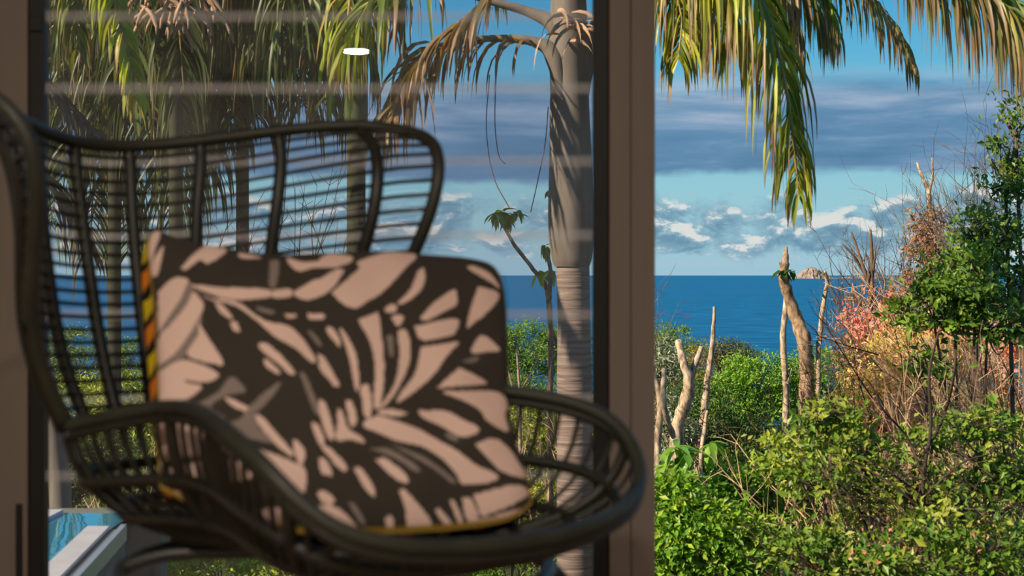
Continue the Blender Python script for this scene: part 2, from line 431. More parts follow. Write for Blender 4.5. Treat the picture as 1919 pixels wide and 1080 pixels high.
# ------------------------------------------------------------------ terrain, sea, island
def ground_z(y):
    y = np.asarray(y, float)
    z = -2.8 - .03 * np.clip(y - 4, 0, 40)
    z = z - .32 * np.clip(y - 44, 0, 200)
    return np.maximum(z, -40)
def build_terrain():
    ys = np.concatenate([np.arange(3.2, 44, .8), np.arange(44, 140, 4.)]); xs = np.linspace(-70, 70, 111)
    X, Y = np.meshgrid(xs, ys); r = np.random.default_rng(3)
    Z = ground_z(Y) + r.normal(0, .10, X.shape)
    V = np.stack([X, Y, Z], -1).reshape(-1, 3); nx = len(xs)
    i = np.arange(len(ys) - 1)[:, None] * nx + np.arange(nx - 1)[None]
    Q = np.stack([i, i+1, i+1+nx, i+nx], -1).reshape(-1, 4)
    struct(link('hillside', np_mesh('hillside', V, Q, smooth=True), M['soil']))
build_terrain()
R_ = 45000.
V = np.array([(-R_, 60, -25), (R_, 60, -25), (R_, R_, -25), (-R_, R_, -25)], float)
struct(link('sea', np_mesh('sea', V, np.array([[0, 1, 2, 3]])), M['sea']))
def island(px0, px1, prof, d, label, hscale=1.0):
    """a ridge seen from the side with real breadth"""
    n, k = 46, 11; r = np.random.default_rng(int(px0))
    xs = np.linspace(px0, px1, n); hp = np.interp(xs, [p[0] for p in prof], [p[1] for p in prof])
    base = 523.0; V = []
    ctr = P((px0 + px1) / 2, base, d)
    zw = -25.0
    for i in range(n):
        for j in range(k):
            t = -1 + 2 * j / (k - 1)
            top = P(xs[i], hp[i], d)[2]
            h = max(top - zw, 0.2)
            z = zw + h * (1 - abs(t) ** 1.5) * (1 + r.normal(0, .07) * (abs(t) > .05)) - 1
            V.append((P(xs[i], 0, d)[0] + r.normal(0, 3), d + t * 130 + r.normal(0, 9), z))
    V = np.array(V) - [ctr[0], d, zw]
    i = np.arange(n - 1)[:, None] * k + np.arange(k - 1)[None]
    Q = np.stack([i, i+1, i+1+k, i+k], -1).reshape(-1, 4)
    o = link('island', np_mesh('island', V, Q), M['rock'], loc=(ctr[0], d, zw)); tag(o, label, 'island')
island(1478, 1566, [(1478, 523), (1488, 518), (1496, 514), (1505, 507), (1514, 503), (1521, 500), (1530, 503), (1538, 508), (1546, 514), (1556, 518), (1566, 523)], 9400,
       'small rocky island on the sea horizon behind the bent bare trunk')
island(1566, 1720, [(1566, 522), (1590, 518), (1625, 517), (1660, 518), (1690, 517), (1720, 523)], 9700, 'long low rocky spit on the horizon right of the rocky island')

# ------------------------------------------------------------------ raised pool, lower left
def build_pool():
    root = empty('plunge_pool', (-1.55, 4.6, ground_z(4.6).item())); tag(root, 'raised plunge pool with pale coping behind the glass, lower left', 'pool')
    L = np.array(root.location)
    dirv = np.array([(665 - 960) / F, 1.0]); nrm = np.array([1.0, -dirv[0]]); nrm /= np.linalg.norm(nrm)
    zc = -.15
    def at(px, py, z):
        d = (CZ - z) * F / (py - HZ); return np.array([(px - 960) / F * d, d])
    far = at(238, 986, zc)                       # outer far corner of the coping
    def strip(off0, off1, y0, y1):
        q = []
        for off, yy in ((off0, y0), (off1, y0), (off1, y1), (off0, y1)):
            t = (yy - far[1]) / dirv[1]; pnt = far + dirv * t - nrm * off; q.append((pnt[0] - L[0], yy - L[1]))
        return q
    yn, yf = 3.45, far[1]
    prism('rail', strip(0, .020, yn, yf), zc - .05 - L[2], zc + .006 - L[2], M['rail'], root)
    prism('joint', strip(.020, .062, yn, yf), zc - .05 - L[2], zc - .012 - L[2], M['groove'], root)
    prism('coping', strip(.062, .14, yn, yf), zc - .05 - L[2], zc - L[2], M['coping'], root)
    prism('outer_wall', strip(.004, .135, yn, yf - .004), 0, zc - .05 - L[2], M['poolwall'], root)
    # back wall and far coping
    xl = -2.9; yw = 5.58
    def rel(x, y): return (x - L[0], y - L[1])
    fx = far[0] + .0
    prism('far_wall', [rel(xl, yw), rel(fx - .02, yw), rel(fx - .02, yw + .12), rel(xl, yw + .12)], 0, -.20 - L[2], M['poolwall'], root)
    innr = strip(.14, .14, yn, yf)
    xn = innr[0][0]; xf = innr[2][0]
    prism('side_wall', [rel(at(104, 970, -.2)[0] - .12, yn), rel(at(104, 970, -.2)[0], yn), rel(at(104, 970, -.2)[0], yw), rel(at(104, 970, -.2)[0] - .12, yw)], 0, -.185 - L[2], M['coping'], root)
    V = np.array([(at(104, 970, -.2)[0] - L[0], yn - L[1], -.2 - L[2]), (xn + .01, yn - L[1], -.2 - L[2]),
                  (xf + .02, yf - L[1], -.2 - L[2]), (xf + .02, yw - L[1], -.2 - L[2]), (at(104, 970, -.2)[0] - L[0], yw - L[1], -.2 - L[2])])
    me = bpy.data.meshes.new('water'); me.from_pydata(V.tolist(), [], [[0, 1, 2, 3, 4]]); me.update()
    link('water', me, M['water'], root)
    V2 = V.copy(); V2[:, 2] -= .5
    me = bpy.data.meshes.new('lining'); me.from_pydata(V2.tolist(), [], [[0, 1, 2, 3, 4]]); me.update()
    link('lining', me, M['pooltile'], root)
build_pool()

# ================================================================== CHAIR
CH_YAW = .84692; CH_X, CH_Y = -.23385, 1.7842
def build_chair():
    root = empty('rattan_armchair', (CH_X, CH_Y, 0), CH_YAW)
    tag(root, 'dark rattan wing armchair with an open cane shell, in front of the glass', 'chair')
    Rg = np.array([[0.0, -.375, .452], [.236, -.316, .474], [.285, -.208, .561], [.200, .023, .584], [.229, .218, .550]])
    Wg = np.array([[.287, .207, .661], [.322, .123, .843], [.338, .131, .924], [.367, .185, .950], [.307, .318, .971], [0.0, .513, .927]])
    mir = np.array([-1, 1, 1])
    ring_open = crv(np.vstack([(Rg * mir)[::-1], Rg[1:]]), 14)
    w = np.vstack([Rg[-1], Wg]); wing = crv(np.vstack([w, (w * mir)[::-1][1:]]), 14)
    al = np.concatenate([[0], np.cumsum(np.linalg.norm(np.diff(wing, axis=0), axis=1))])
    wing = np.stack([np.interp(np.linspace(0, al[-1], 121), al, wing[:, i]) for i in range(3)], 1)
    for _ in range(16):
        wing[1:-1] = (wing[:-2] + 2 * wing[1:-1] + wing[2:]) / 4
        ring_open[1:-1] = (ring_open[:-2] + 2 * ring_open[1:-1] + ring_open[2:]) / 4
    half = len(wing) // 2                                   # index of the top centre
    NS = 5 * 14
    ci = int(np.argmax(np.where((wing[:, 2] > .8) & (wing[:, 0] > 0), wing[:, 0] + .6 * wing[:, 2], -9)))
    side = wing[:ci + 1]                                    # junction .. wing corner (right side)
    top = wing[ci:len(wing) - ci]                           # corner .. corner
    seg = np.concatenate([[0], np.cumsum(np.linalg.norm(np.diff(side, axis=0), axis=1))]); seg /= seg[-1]
    def sidept(t): return np.array([np.interp(t, seg, side[:, i]) for i in range(3)])
    def toppt(s):
        hf = top[:len(top) // 2 + 1]; hf = hf[np.argmax(hf[:, 0]):]; x = abs(s) * hf[0, 0]
        return np.array([x * (1 if s >= 0 else -1), np.interp(-x, -hf[:, 0], hf[:, 1]), np.interp(-x, -hf[:, 0], hf[:, 2])])
    def S0(s, t):
        e = sidept(t); yc = .41 + (.513 - .41) * t ** .8; zc = .53 + (.927 - .53) * t
        return np.array([e[0] * s, yc + (e[1] - yc) * abs(s) ** 2.7, zc + (e[2] - zc) * abs(s) ** 2.2])
    def S(s, t): return S0(s, t) + (toppt(s) - S0(s, 1)) * t ** 3
    part = lambda pts, r, name, m='cane', k=8, closed=False: TB().tube(pts, r, k, closed).build(name, M[m], root)
    part(wing, .0100, 'wing_rim', 'canelight', 10)
    part(ring_open, .0095, 'arm_rim', 'canelight', 10)
    part(ring_open - [0, 0, .013], .0060, 'arm_rim', 'cane', 10)
    part(np.vstack([wing[:10] + [0, .006, -.004], ]), .012, 'binding', 'cane')
    part(np.vstack([wing[-10:] + [0, .006, -.004], ]), .012, 'binding', 'cane')
    # cross rods of the back
    ss = np.linspace(-1, 1, 33)
    nb = 21
    for t in np.linspace(.045, .955, nb):
        part([S(s, t) for s in ss], .0033, 'cane_rod', 'cane', 6)
    # staves
    for s in (-.90, -.66, -.40, -.13, .13, .40, .66, .90):
        p = np.array([S(s, t) + [0, .004, 0] for t in np.linspace(0, 1, 22)])
        part(p, .0100, 'stave', 'cane', 8)
    # bowl: closed ring = arm rim + the foot of the back
    nb2 = 18
    arc = np.array([S(s, 0) for s in np.linspace(1, -1, nb2)])[1:-1]
    ringc = np.vstack([ring_open, arc])
    d = np.concatenate([[0], np.cumsum(np.linalg.norm(np.diff(np.vstack([ringc, ringc[:1]]), axis=0), axis=1))])
    rr = np.vstack([ringc, ringc[:1]])
    def ringpt(u): return np.array([np.interp(u * d[-1], d, rr[:, i]) for i in range(3)])
    ctr = np.array([0, -.02])
    def B(u, k):
        p = ringpt(u); s = 1 - .93 * k ** 1.75
        zb = .405
        z = p[2] + (zb - p[2]) * (1 - (1 - min(k * 1.25, 1)) ** 2.0)
        return np.array([ctr[0] + (p[0] - ctr[0]) * s, ctr[1] + (p[1] - ctr[1]) * s, z])
    nsp = 84
    for i in range(nsp):
        u = (i + .5) / nsp
        if i % 12 == 6: part([B(u, k) for k in np.linspace(0, 1, 14)], .0078, 'stave', 'cane', 6)
        else: part([B(u, k) for k in np.linspace(0, .93, 14)], .0036, 'cane_rod', 'cane', 5)
    for k, r in ((.23, .0080), (.44, .0078), (.62, .0085), (.76, .008), (.88, .008), (.98, .009)):
        part([B(u, k) for u in np.linspace(0, 1, 61)[:-1]], r, 'hoop', 'cane', 8, True)
    # steel base
    th = np.linspace(0, 2 * np.pi, 49)[:-1]
    bz = .372
    part(np.stack([.265 * np.cos(th), -.02 + .265 * np.sin(th), np.full(48, bz)], 1), .0105, 'base_ring', 'steel', 10, True)
    for a in (45, 135, 225, 315):
        ca, sa = math.cos(math.radians(a)), math.sin(math.radians(a))
        pts = crv([(.10 * ca, -.02 + .10 * sa, .392), (.22 * ca, -.02 + .22 * sa, .388), (.285 * ca, -.02 + .285 * sa, .35),
                   (.315 * ca, -.02 + .315 * sa, .25), (.355 * ca, -.02 + .355 * sa, .008)], 7)
        lg = part(pts, .0085, 'leg', 'steel', 8)
        q = pts[-1]; TB().tube([q + [0, 0, -.008], q + [0, 0, .02]], .012, 8).build('foot_cap', M['gasket'], lg)
    return root
build_chair()

# ------------------------------------------------------------------ cushion with its leaf print
A_, B_, C_, D_ = (230, 420), (600, 440), (230, 700), (600, 700)
PK = (.66, .475, .405); GR = (.215, .175, .155); DK = (.040, .034, .027)
PR = [
 (A_, 'P', [(100,95),(180,30),(240,50),(215,130),(175,250),(130,190)]),
 (A_, 'P', [(175,260),(225,180),(260,140),(240,250),(215,330),(170,320)]),
 (A_, 'P', [(225,430),(330,340),(420,360),(370,470),(250,650),(225,680)]),
 (A_, 'G', [(370,470),(420,365),(455,430),(440,440),(400,520),(300,640),(240,720),(240,680),(250,650)]),
 (A_, 'P', [(455,430),(510,500),(500,560),(420,700),(330,820),(225,900),(230,720),(300,640),(400,520),(440,440)]),
 (A_, 'G', [(500,560),(500,610),(480,700),(410,830),(250,940),(225,900),(330,820),(420,700)]),
 (A_, 'P', [(480,620),(530,700),(640,880),(560,880),(410,830),(480,700)]),
 (A_, 'P', [(225,940),(390,860),(600,940),(570,990),(500,1000),(400,985),(400,1000),(500,1030),(430,1095),(330,1130),(210,1140)]),
 (A_, 'P', [(370,280),(430,210),(490,160),(560,120),(650,150),(640,190),(540,250),(490,230),(400,290)]),
 (A_, 'P', [(735,180),(880,210),(800,220),(740,210)]),
 (A_, 'P', [(440,380),(600,400),(900,410),(940,440),(920,465),(700,480),(580,450),(450,400)]),
 (A_, 'P', [(950,420),(1060,410),(1065,460),(950,465)]),
 (A_, 'P', [(1080,430),(1200,360),(1260,340),(1370,280),(1370,350),(1300,430),(1180,480),(1100,460)]),
 (A_, 'P', [(1035,210),(1160,240),(1370,220),(1370,270),(1200,280),(1120,300),(1060,260)]),
 (A_, 'P', [(450,420),(560,470),(720,490),(900,610),(1080,660),(1220,850),(1190,870),(1100,790),(960,710),(860,620),(720,520),(560,480)]),
 (A_, 'P', [(580,490),(640,520),(695,590),(680,600),(620,560)]), (A_, 'P', [(680,620),(720,620),(740,680),(700,670)]),
 (A_, 'P', [(870,750),(920,760),(1020,850),(1090,940),(1060,950),(980,880),(870,790)]),
 (A_, 'P', [(890,850),(930,870),(1000,940),(970,945),(910,900)]), (A_, 'G', [(845,520),(960,550),(940,570),(860,545)]),
 (A_, 'G', [(930,230),(990,240),(970,390),(930,390)]),
 (A_, 'P', [(1030,570),(1100,570),(1090,590),(1040,595)]), (A_, 'P', [(1170,565),(1270,570),(1270,600),(1180,600)]),
 (A_, 'G', [(1170,680),(1200,680),(1260,760),(1240,770)]), (A_, 'P', [(1290,650),(1330,660),(1370,720),(1370,780)]),
 (A_, 'P', [(1230,820),(1280,850),(1340,960),(1340,1030),(1260,900)]), (A_, 'G', [(1120,940),(1160,960),(1250,1180),(1210,1180)]),
 (C_, 'G', [(440,210),(600,120),(690,20),(780,110),(700,130),(640,150),(560,210),(650,280),(500,260)]),
 (C_, 'P', [(640,150),(700,165),(800,220),(780,240),(700,210)]),
 (C_, 'G', [(800,210),(900,120),(1000,50),(960,130),(870,230),(830,270),(860,350),(760,390),(640,320),(740,290)]),
 (C_, 'P', [(830,260),(890,280),(1000,410),(1080,500),(1060,520),(960,440),(860,320)]),
 (C_, 'G', [(750,400),(860,350),(960,440),(860,420)]),
 (C_, 'P', [(840,485),(900,490),(1080,560),(1160,620),(1140,770),(1040,700),(980,600),(870,520)]),
 (C_, 'P', [(1240,170),(1280,210),(1330,370),(1310,420),(1270,330),(1240,220)]),
 (C_, 'P', [(1200,310),(1240,330),(1280,430),(1250,450),(1210,370)]),
 (C_, 'P', [(1080,420),(1110,430),(1155,500),(1140,570),(1110,560),(1085,480)]),
 (C_, 'P', [(1250,450),(1320,490),(1360,520),(1360,570),(1290,510)]), (C_, 'P', [(1240,530),(1290,550),(1330,640),(1290,640),(1250,590)]),
 (C_, 'P', [(1240,740),(1290,750),(1340,820),(1290,820),(1240,780)]),
 (C_, 'P', [(1210,860),(1270,835),(1360,850),(1450,930),(1490,990),(1380,1000),(1250,900)]),
 (C_, 'P', [(240,300),(480,320),(660,480),(640,520),(350,530),(230,590),(200,540)]),
 (C_, 'P', [(300,590),(760,540),(810,660),(600,700),(310,690)]),
 (C_, 'P', [(200,740),(360,750),(340,810),(210,820)]), (C_, 'P', [(540,755),(700,755),(690,805),(550,805)]),
 (C_, 'P', [(870,870),(980,850),(1080,930),(1030,985),(940,950)]),
 (B_, 'P', [(75,370),(150,300),(250,210),(240,170),(440,110),(610,130),(540,210),(450,310),(360,390),(300,420),(230,465),(150,440)]),
 (B_, 'P', [(0,150),(60,120),(170,130),(210,150),(160,190),(0,200)]), (B_, 'P', [(0,290),(60,250),(150,220),(120,280),(60,340),(0,320)]),
 (B_, 'P', [(620,230),(655,210),(665,280),(630,360),(540,430),(490,430),(570,350)]), (B_, 'P', [(410,470),(450,440),(490,455),(470,490),(420,490)]),
 (B_, 'P', [(450,520),(500,505),(530,530),(490,580)]), (B_, 'P', [(630,535),(720,430),(840,350),(865,370),(865,440),(780,490),(680,540)]),
 (B_, 'P', [(930,200),(980,200),(1080,250),(1140,340),(1080,300),(960,230)]),
 (B_, 'P', [(1000,330),(1060,340),(1130,370),(1120,420),(1060,490),(960,570),(930,590),(950,480)]),
 (B_, 'P', [(600,580),(860,530),(855,620),(780,650),(640,665)]),
 (B_, 'P', [(640,710),(790,690),(880,680),(800,770),(740,860),(640,960),(490,1065),(520,990),(600,880)]),
 (B_, 'P', [(1010,640),(1060,650),(1140,730),(1060,740),(960,750),(970,700)]),
 (B_, 'P', [(740,970),(860,860),(900,850),(1050,930),(1000,950),(860,960)]),
 (D_, 'P', [(760,115),(1110,115),(1190,200),(1170,260),(1190,370),(1060,300),(1010,230),(900,170)]),
 (B_, 'P', [(240,540),(340,500),(370,500),(385,620),(400,720),(405,900),(380,1080),(340,1080),(350,850),(330,720),(300,640)]),
 (B_, 'P', [(490,610),(540,600),(570,680),(570,790),(530,900),(470,1010),(400,1090),(380,1090),(470,950),(500,800),(500,700)]),
 (B_, 'G', [(420,640),(460,640),(465,760),(440,760)]), (B_, 'G', [(900,800),(1000,770),(990,800),(930,810)]),
 (B_, 'P', [(120,590),(150,610),(230,760),(245,960),(225,980),(190,800),(160,700)]), (B_, 'P', [(40,600),(80,600),(130,670),(110,690),(60,640)]),
 (B_, 'P', [(0,780),(50,830),(120,940),(100,960),(0,850)]), (D_, 'P', [(255,80),(310,80),(325,260),(280,260)]),
 (D_, 'P', [(160,170),(200,180),(235,290),(200,340),(180,270)]),
 (D_, 'P', [(110,220),(140,240),(180,350),(260,400),(280,440),(190,420),(100,420),(110,330)]),
 (D_, 'P', [(0,160),(40,200),(90,380),(60,420),(20,300),(0,250)]),
 (D_, 'P', [(280,300),(370,270),(480,300),(640,360),(760,430),(870,490),(990,580),(1120,640),(1100,680),(990,700),(900,700),(850,620),(760,530),(640,460),(500,430),(380,380),(280,340)]),
 (D_, 'P', [(360,240),(440,225),(550,250),(500,270),(380,260)]), (D_, 'P', [(620,235),(800,240),(900,290),(1000,340),(990,380),(890,400),(780,340),(650,280)]),
 (D_, 'G', [(800,370),(870,400),(860,430),(800,400)]), (D_, 'P', [(980,450),(1100,410),(1200,480),(1260,570),(1310,660),(1200,640),(1120,600),(1050,520)]),
 (D_, 'P', [(970,770),(1150,720),(1270,710),(1320,760),(1240,820),(1100,880),(1020,900),(1000,850)]),
 (D_, 'P', [(900,790),(950,790),(1000,880),(1020,920),(1300,850),(1330,870),(1200,940),(1000,980),(930,930)]),
 (D_, 'P', [(500,740),(540,740),(640,850),(710,950),(660,990),(560,990),(540,850)]),
 (D_, 'P', [(350,550),(420,540),(540,640),(560,690),(500,680),(410,610)]), (D_, 'G', [(300,470),(440,480),(620,590),(600,620),(480,540)]),
 (D_, 'P', [(215,600),(260,600),(330,700),(350,770),(310,760),(250,670)]), (D_, 'P', [(20,460),(60,470),(150,560),(170,610),(130,610),(60,530)]),
 (D_, 'P', [(0,540),(40,560),(70,630),(20,640),(0,600)]), (D_, 'P', [(0,740),(60,760),(95,810),(50,830),(0,800)]),
 (D_, 'G', [(180,820),(220,830),(290,940),(260,950)]), (D_, 'P', [(730,870),(760,860),(850,970),(800,970)]), (D_, 'P', [(820,800),(850,810),(910,950),(880,960)]),
 (D_, 'P', [(415,920),(450,900),(470,970),(420,975)]), (D_, 'G', [(430,440),(640,520),(760,600),(860,680),(830,690),(700,590)]),
]
def build_cushion():
    # plane of the cushion through three of its corners
    a, b, c = P(282, 438, 1.95), P(935, 498, 2.08), P(990, 950, 1.80)
    nrm = np.cross(b - a, c - a); nrm /= np.linalg.norm(nrm)
    if nrm[1] > 0: nrm = -nrm                               # towards the room
    def onplane(px, py):
        r = P(px, py, 1.0) - [0, 0, CZ]; t = ((a - [0, 0, CZ]) @ nrm) / (r @ nrm); return np.array([0, 0, CZ]) + r * t
    topE = [(282,440),(298,434),(330,447),(380,462),(450,474),(520,482),(600,480),(700,476),(800,481),(880,487),(920,497),(938,520)]
    rgtE = [(938,520),(946,560),(950,650),(952,740),(958,800),(972,850),(986,890),(996,945)]
    botE = [(302,915),(380,955),(480,985),(580,1001),(680,1001),(800,996),(900,986),(960,972),(996,945)]
    lftE = [(282,440),(278,470),(284,520),(292,600),(297,700),(298,780),(298,850),(302,915)]
    def edge(E, n):
        W = crv([onplane(*p) for p in E], 6); s = np.concatenate([[0], np.cumsum(np.linalg.norm(np.diff(W, axis=0), axis=1))]); s /= s[-1]
        return np.stack([np.interp(np.linspace(0, 1, n), s, W[:, i]) for i in range(3)], 1)
    nu, nv = 300, 230
    T, Bo, L, Rr = edge(topE, nu), edge(botE, nu), edge(lftE, nv), edge(rgtE, nv)
    u = np.linspace(0, 1, nu)[None, :, None]; v = np.linspace(0, 1, nv)[:, None, None]
    G = (1 - v) * T[None] + v * Bo[None] + (1 - u) * L[:, None] + u * Rr[:, None] \
        - ((1 - u) * (1 - v) * T[0] + u * (1 - v) * T[-1] + (1 - u) * v * Bo[0] + u * v * Bo[-1])
    uu, vv = np.meshgrid(np.linspace(0, 1, nu), np.linspace(0, 1, nv))
    bump = ((1 - np.abs(2 * uu - 1) ** 2.6) * (1 - np.abs(2 * vv - 1) ** 2.6)) ** .55
    wr = .004 * np.sin(uu * 23 + vv * 9) * np.sin(vv * 17 - uu * 6) * bump
    front = G + nrm * (.055 * bump + wr)[..., None]
    bump2 = ((1 - np.abs(2 * uu - 1) ** 8) * (1 - np.abs(2 * vv - 1) ** 3)) ** .5
    lf = np.array([-nrm[1], nrm[0], 0.0]); lf /= np.linalg.norm(lf)
    if lf[0] > 0: lf = -lf
    q_ = uu / .05; bulge = .030 * np.clip(q_ * np.exp(1 - q_), 0, 1) * np.clip(np.sin(np.pi * (vv * .9 + .06)), 0, 1) ** .5 * (1.1 - .75 * vv)
    back = G - nrm * (.075 * bump2)[..., None] + lf * bulge[..., None]
    # print colour of the front
    pr = front.reshape(-1, 3); sx = 960 + F * pr[:, 0] / pr[:, 1]; sy = HZ - F * (pr[:, 2] - CZ) / pr[:, 1]
    col = np.tile(np.array(DK), (len(pr), 1))
    def inside(poly):
        x, y = sx, sy; r = np.zeros(len(x), bool); n = len(poly)
        for i in range(n):
            x0, y0 = poly[i]; x1, y1 = poly[(i + 1) % n]
            if y0 == y1: continue
            cnd = ((y0 > y) != (y1 > y)) & (x < (x1 - x0) * (y - y0) / (y1 - y0) + x0); r ^= cnd
        return r
    for (ox, oy), k, poly in PR:
        Pl = [(ox + x / 3.375, oy + y / 3.375) for x, y in poly]
        Pl = crv(Pl + [Pl[0]], 4)[:-1].tolist()
        col[inside(Pl)] = PK if k == 'P' else GR
    # the coloured reverse folds just round the edge of the front
    bottom = (vv.ravel() > .993)
    col[bottom] = (.36, .22, .02)
    # reverse: yellow and orange shapes on black
    ub, vb = uu.ravel() * 14 + .35, vv.ravel() * 9.2
    cell = (np.floor(vb) + np.floor(ub * .7)).astype(int) % 2
    fx = np.abs(((ub * .7) % 1) - .5); fv = np.abs((vb % 1) - .5)
    blob = fx ** 2 * 1.2 + fv ** 2 + .03 * np.sin(ub * 5 + vb * 3) < .135
    cb = np.tile(np.array((.012, .012, .008)), (len(ub), 1))
    cb[blob & (cell == 0)] = (.66, .50, .012); cb[blob & (cell == 1)] = (.72, .22, .015)
    V = np.vstack([front.reshape(-1, 3), back.reshape(-1, 3)]); cc = V.mean(0)
    i = np.arange(nv - 1)[:, None] * nu + np.arange(nu - 1)[None]
    Q = np.stack([i, i + nu, i + nu + 1, i + 1], -1).reshape(-1, 4)
    o = link('cushion', np_mesh('cushion', V[:nu*nv] - cc, Q, tint=col, smooth=True), M['print'], loc=cc)
    tag(o, 'square cushion with black palm leaf print on pink, leaning in the rattan armchair', 'cushion')
    ob = link('cushion_back', np_mesh('cushion_back', V[nu*nv:] - cc, Q[:, ::-1], tint=cb, smooth=True), M['print'], o)
    ob['label'] = 'black reverse side with yellow and orange shapes'
    pts = np.vstack([T[::6], Rr[::6], Bo[::-1][::6], L[::-1][::6]]) - cc
    sm = TB().tube(pts, .0018, 6, True).build('piping', pbr('mustard_piping', (.22, .14, .03), .8, .2), o)
build_cushion()

# ================================================================== PLANTS
def jit(c, n, s=.18, r=None):
    r = r or rng
    k = 1 + r.normal(0, s, (n, 1)); h = 1 + r.normal(0, s * .4, (n, 3)); return np.clip(np.array(c) * k * h, .004, .95)
LEAF_T = np.array([[0, 0, 0], [-.5, .45, .06], [0, 1.0, -.10], [.5, .45, .06]])      # folded diamond
def leaf_cloud(pos, nrm_dir, length, width, cols, r):
    n = len(pos)
    d = r.normal(0, 1, (n, 3)) + nrm_dir * .8; d[:, 2] -= .1; d /= np.linalg.norm(d, axis=1)[:, None]
    up = nrm_dir * 1.1 + np.array([-.35, -.3, .9]) + r.normal(0, .55, (n, 3))
    sx = np.cross(d, up); sx /= np.linalg.norm(sx, axis=1)[:, None] + 1e-9
    nz = np.cross(sx, d)
    L = length * (1 + r.normal(0, .22, n)).clip(.45, 1.7)[:, None]; Wd = L * width
    V = pos[:, None] + LEAF_T[None, :, 0, None] * (Wd * sx)[:, None] + LEAF_T[None, :, 1, None] * (L * d)[:, None] + LEAF_T[None, :, 2, None] * (L * nz)[:, None]
    i = np.arange(n)[:, None] * 4
    Q = np.concatenate([i + [0, 1, 2], i + [0, 2, 3]], 1).reshape(-1, 3)
    return V.reshape(-1, 3), Q, np.repeat(cols, 4, axis=0)
PAL = {
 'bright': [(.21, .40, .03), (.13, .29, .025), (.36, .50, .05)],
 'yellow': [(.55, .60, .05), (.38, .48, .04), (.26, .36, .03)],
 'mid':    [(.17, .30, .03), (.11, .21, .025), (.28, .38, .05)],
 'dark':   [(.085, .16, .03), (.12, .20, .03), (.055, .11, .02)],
 'olive':  [(.32, .28, .05), (.20, .22, .04), (.42, .26, .07)],
 'rust':   [(.50, .26, .09), (.36, .22, .08), (.26, .24, .06)],
 'silver': [(.48, .52, .40), (.34, .38, .30), (.20, .24, .14)],
 'pink':   [(.88, .30, .26), (.80, .24, .20), (.75, .40, .28)],
 'brown':  [(.38, .19, .11), (.30, .24, .08), (.50, .26, .17)],
}
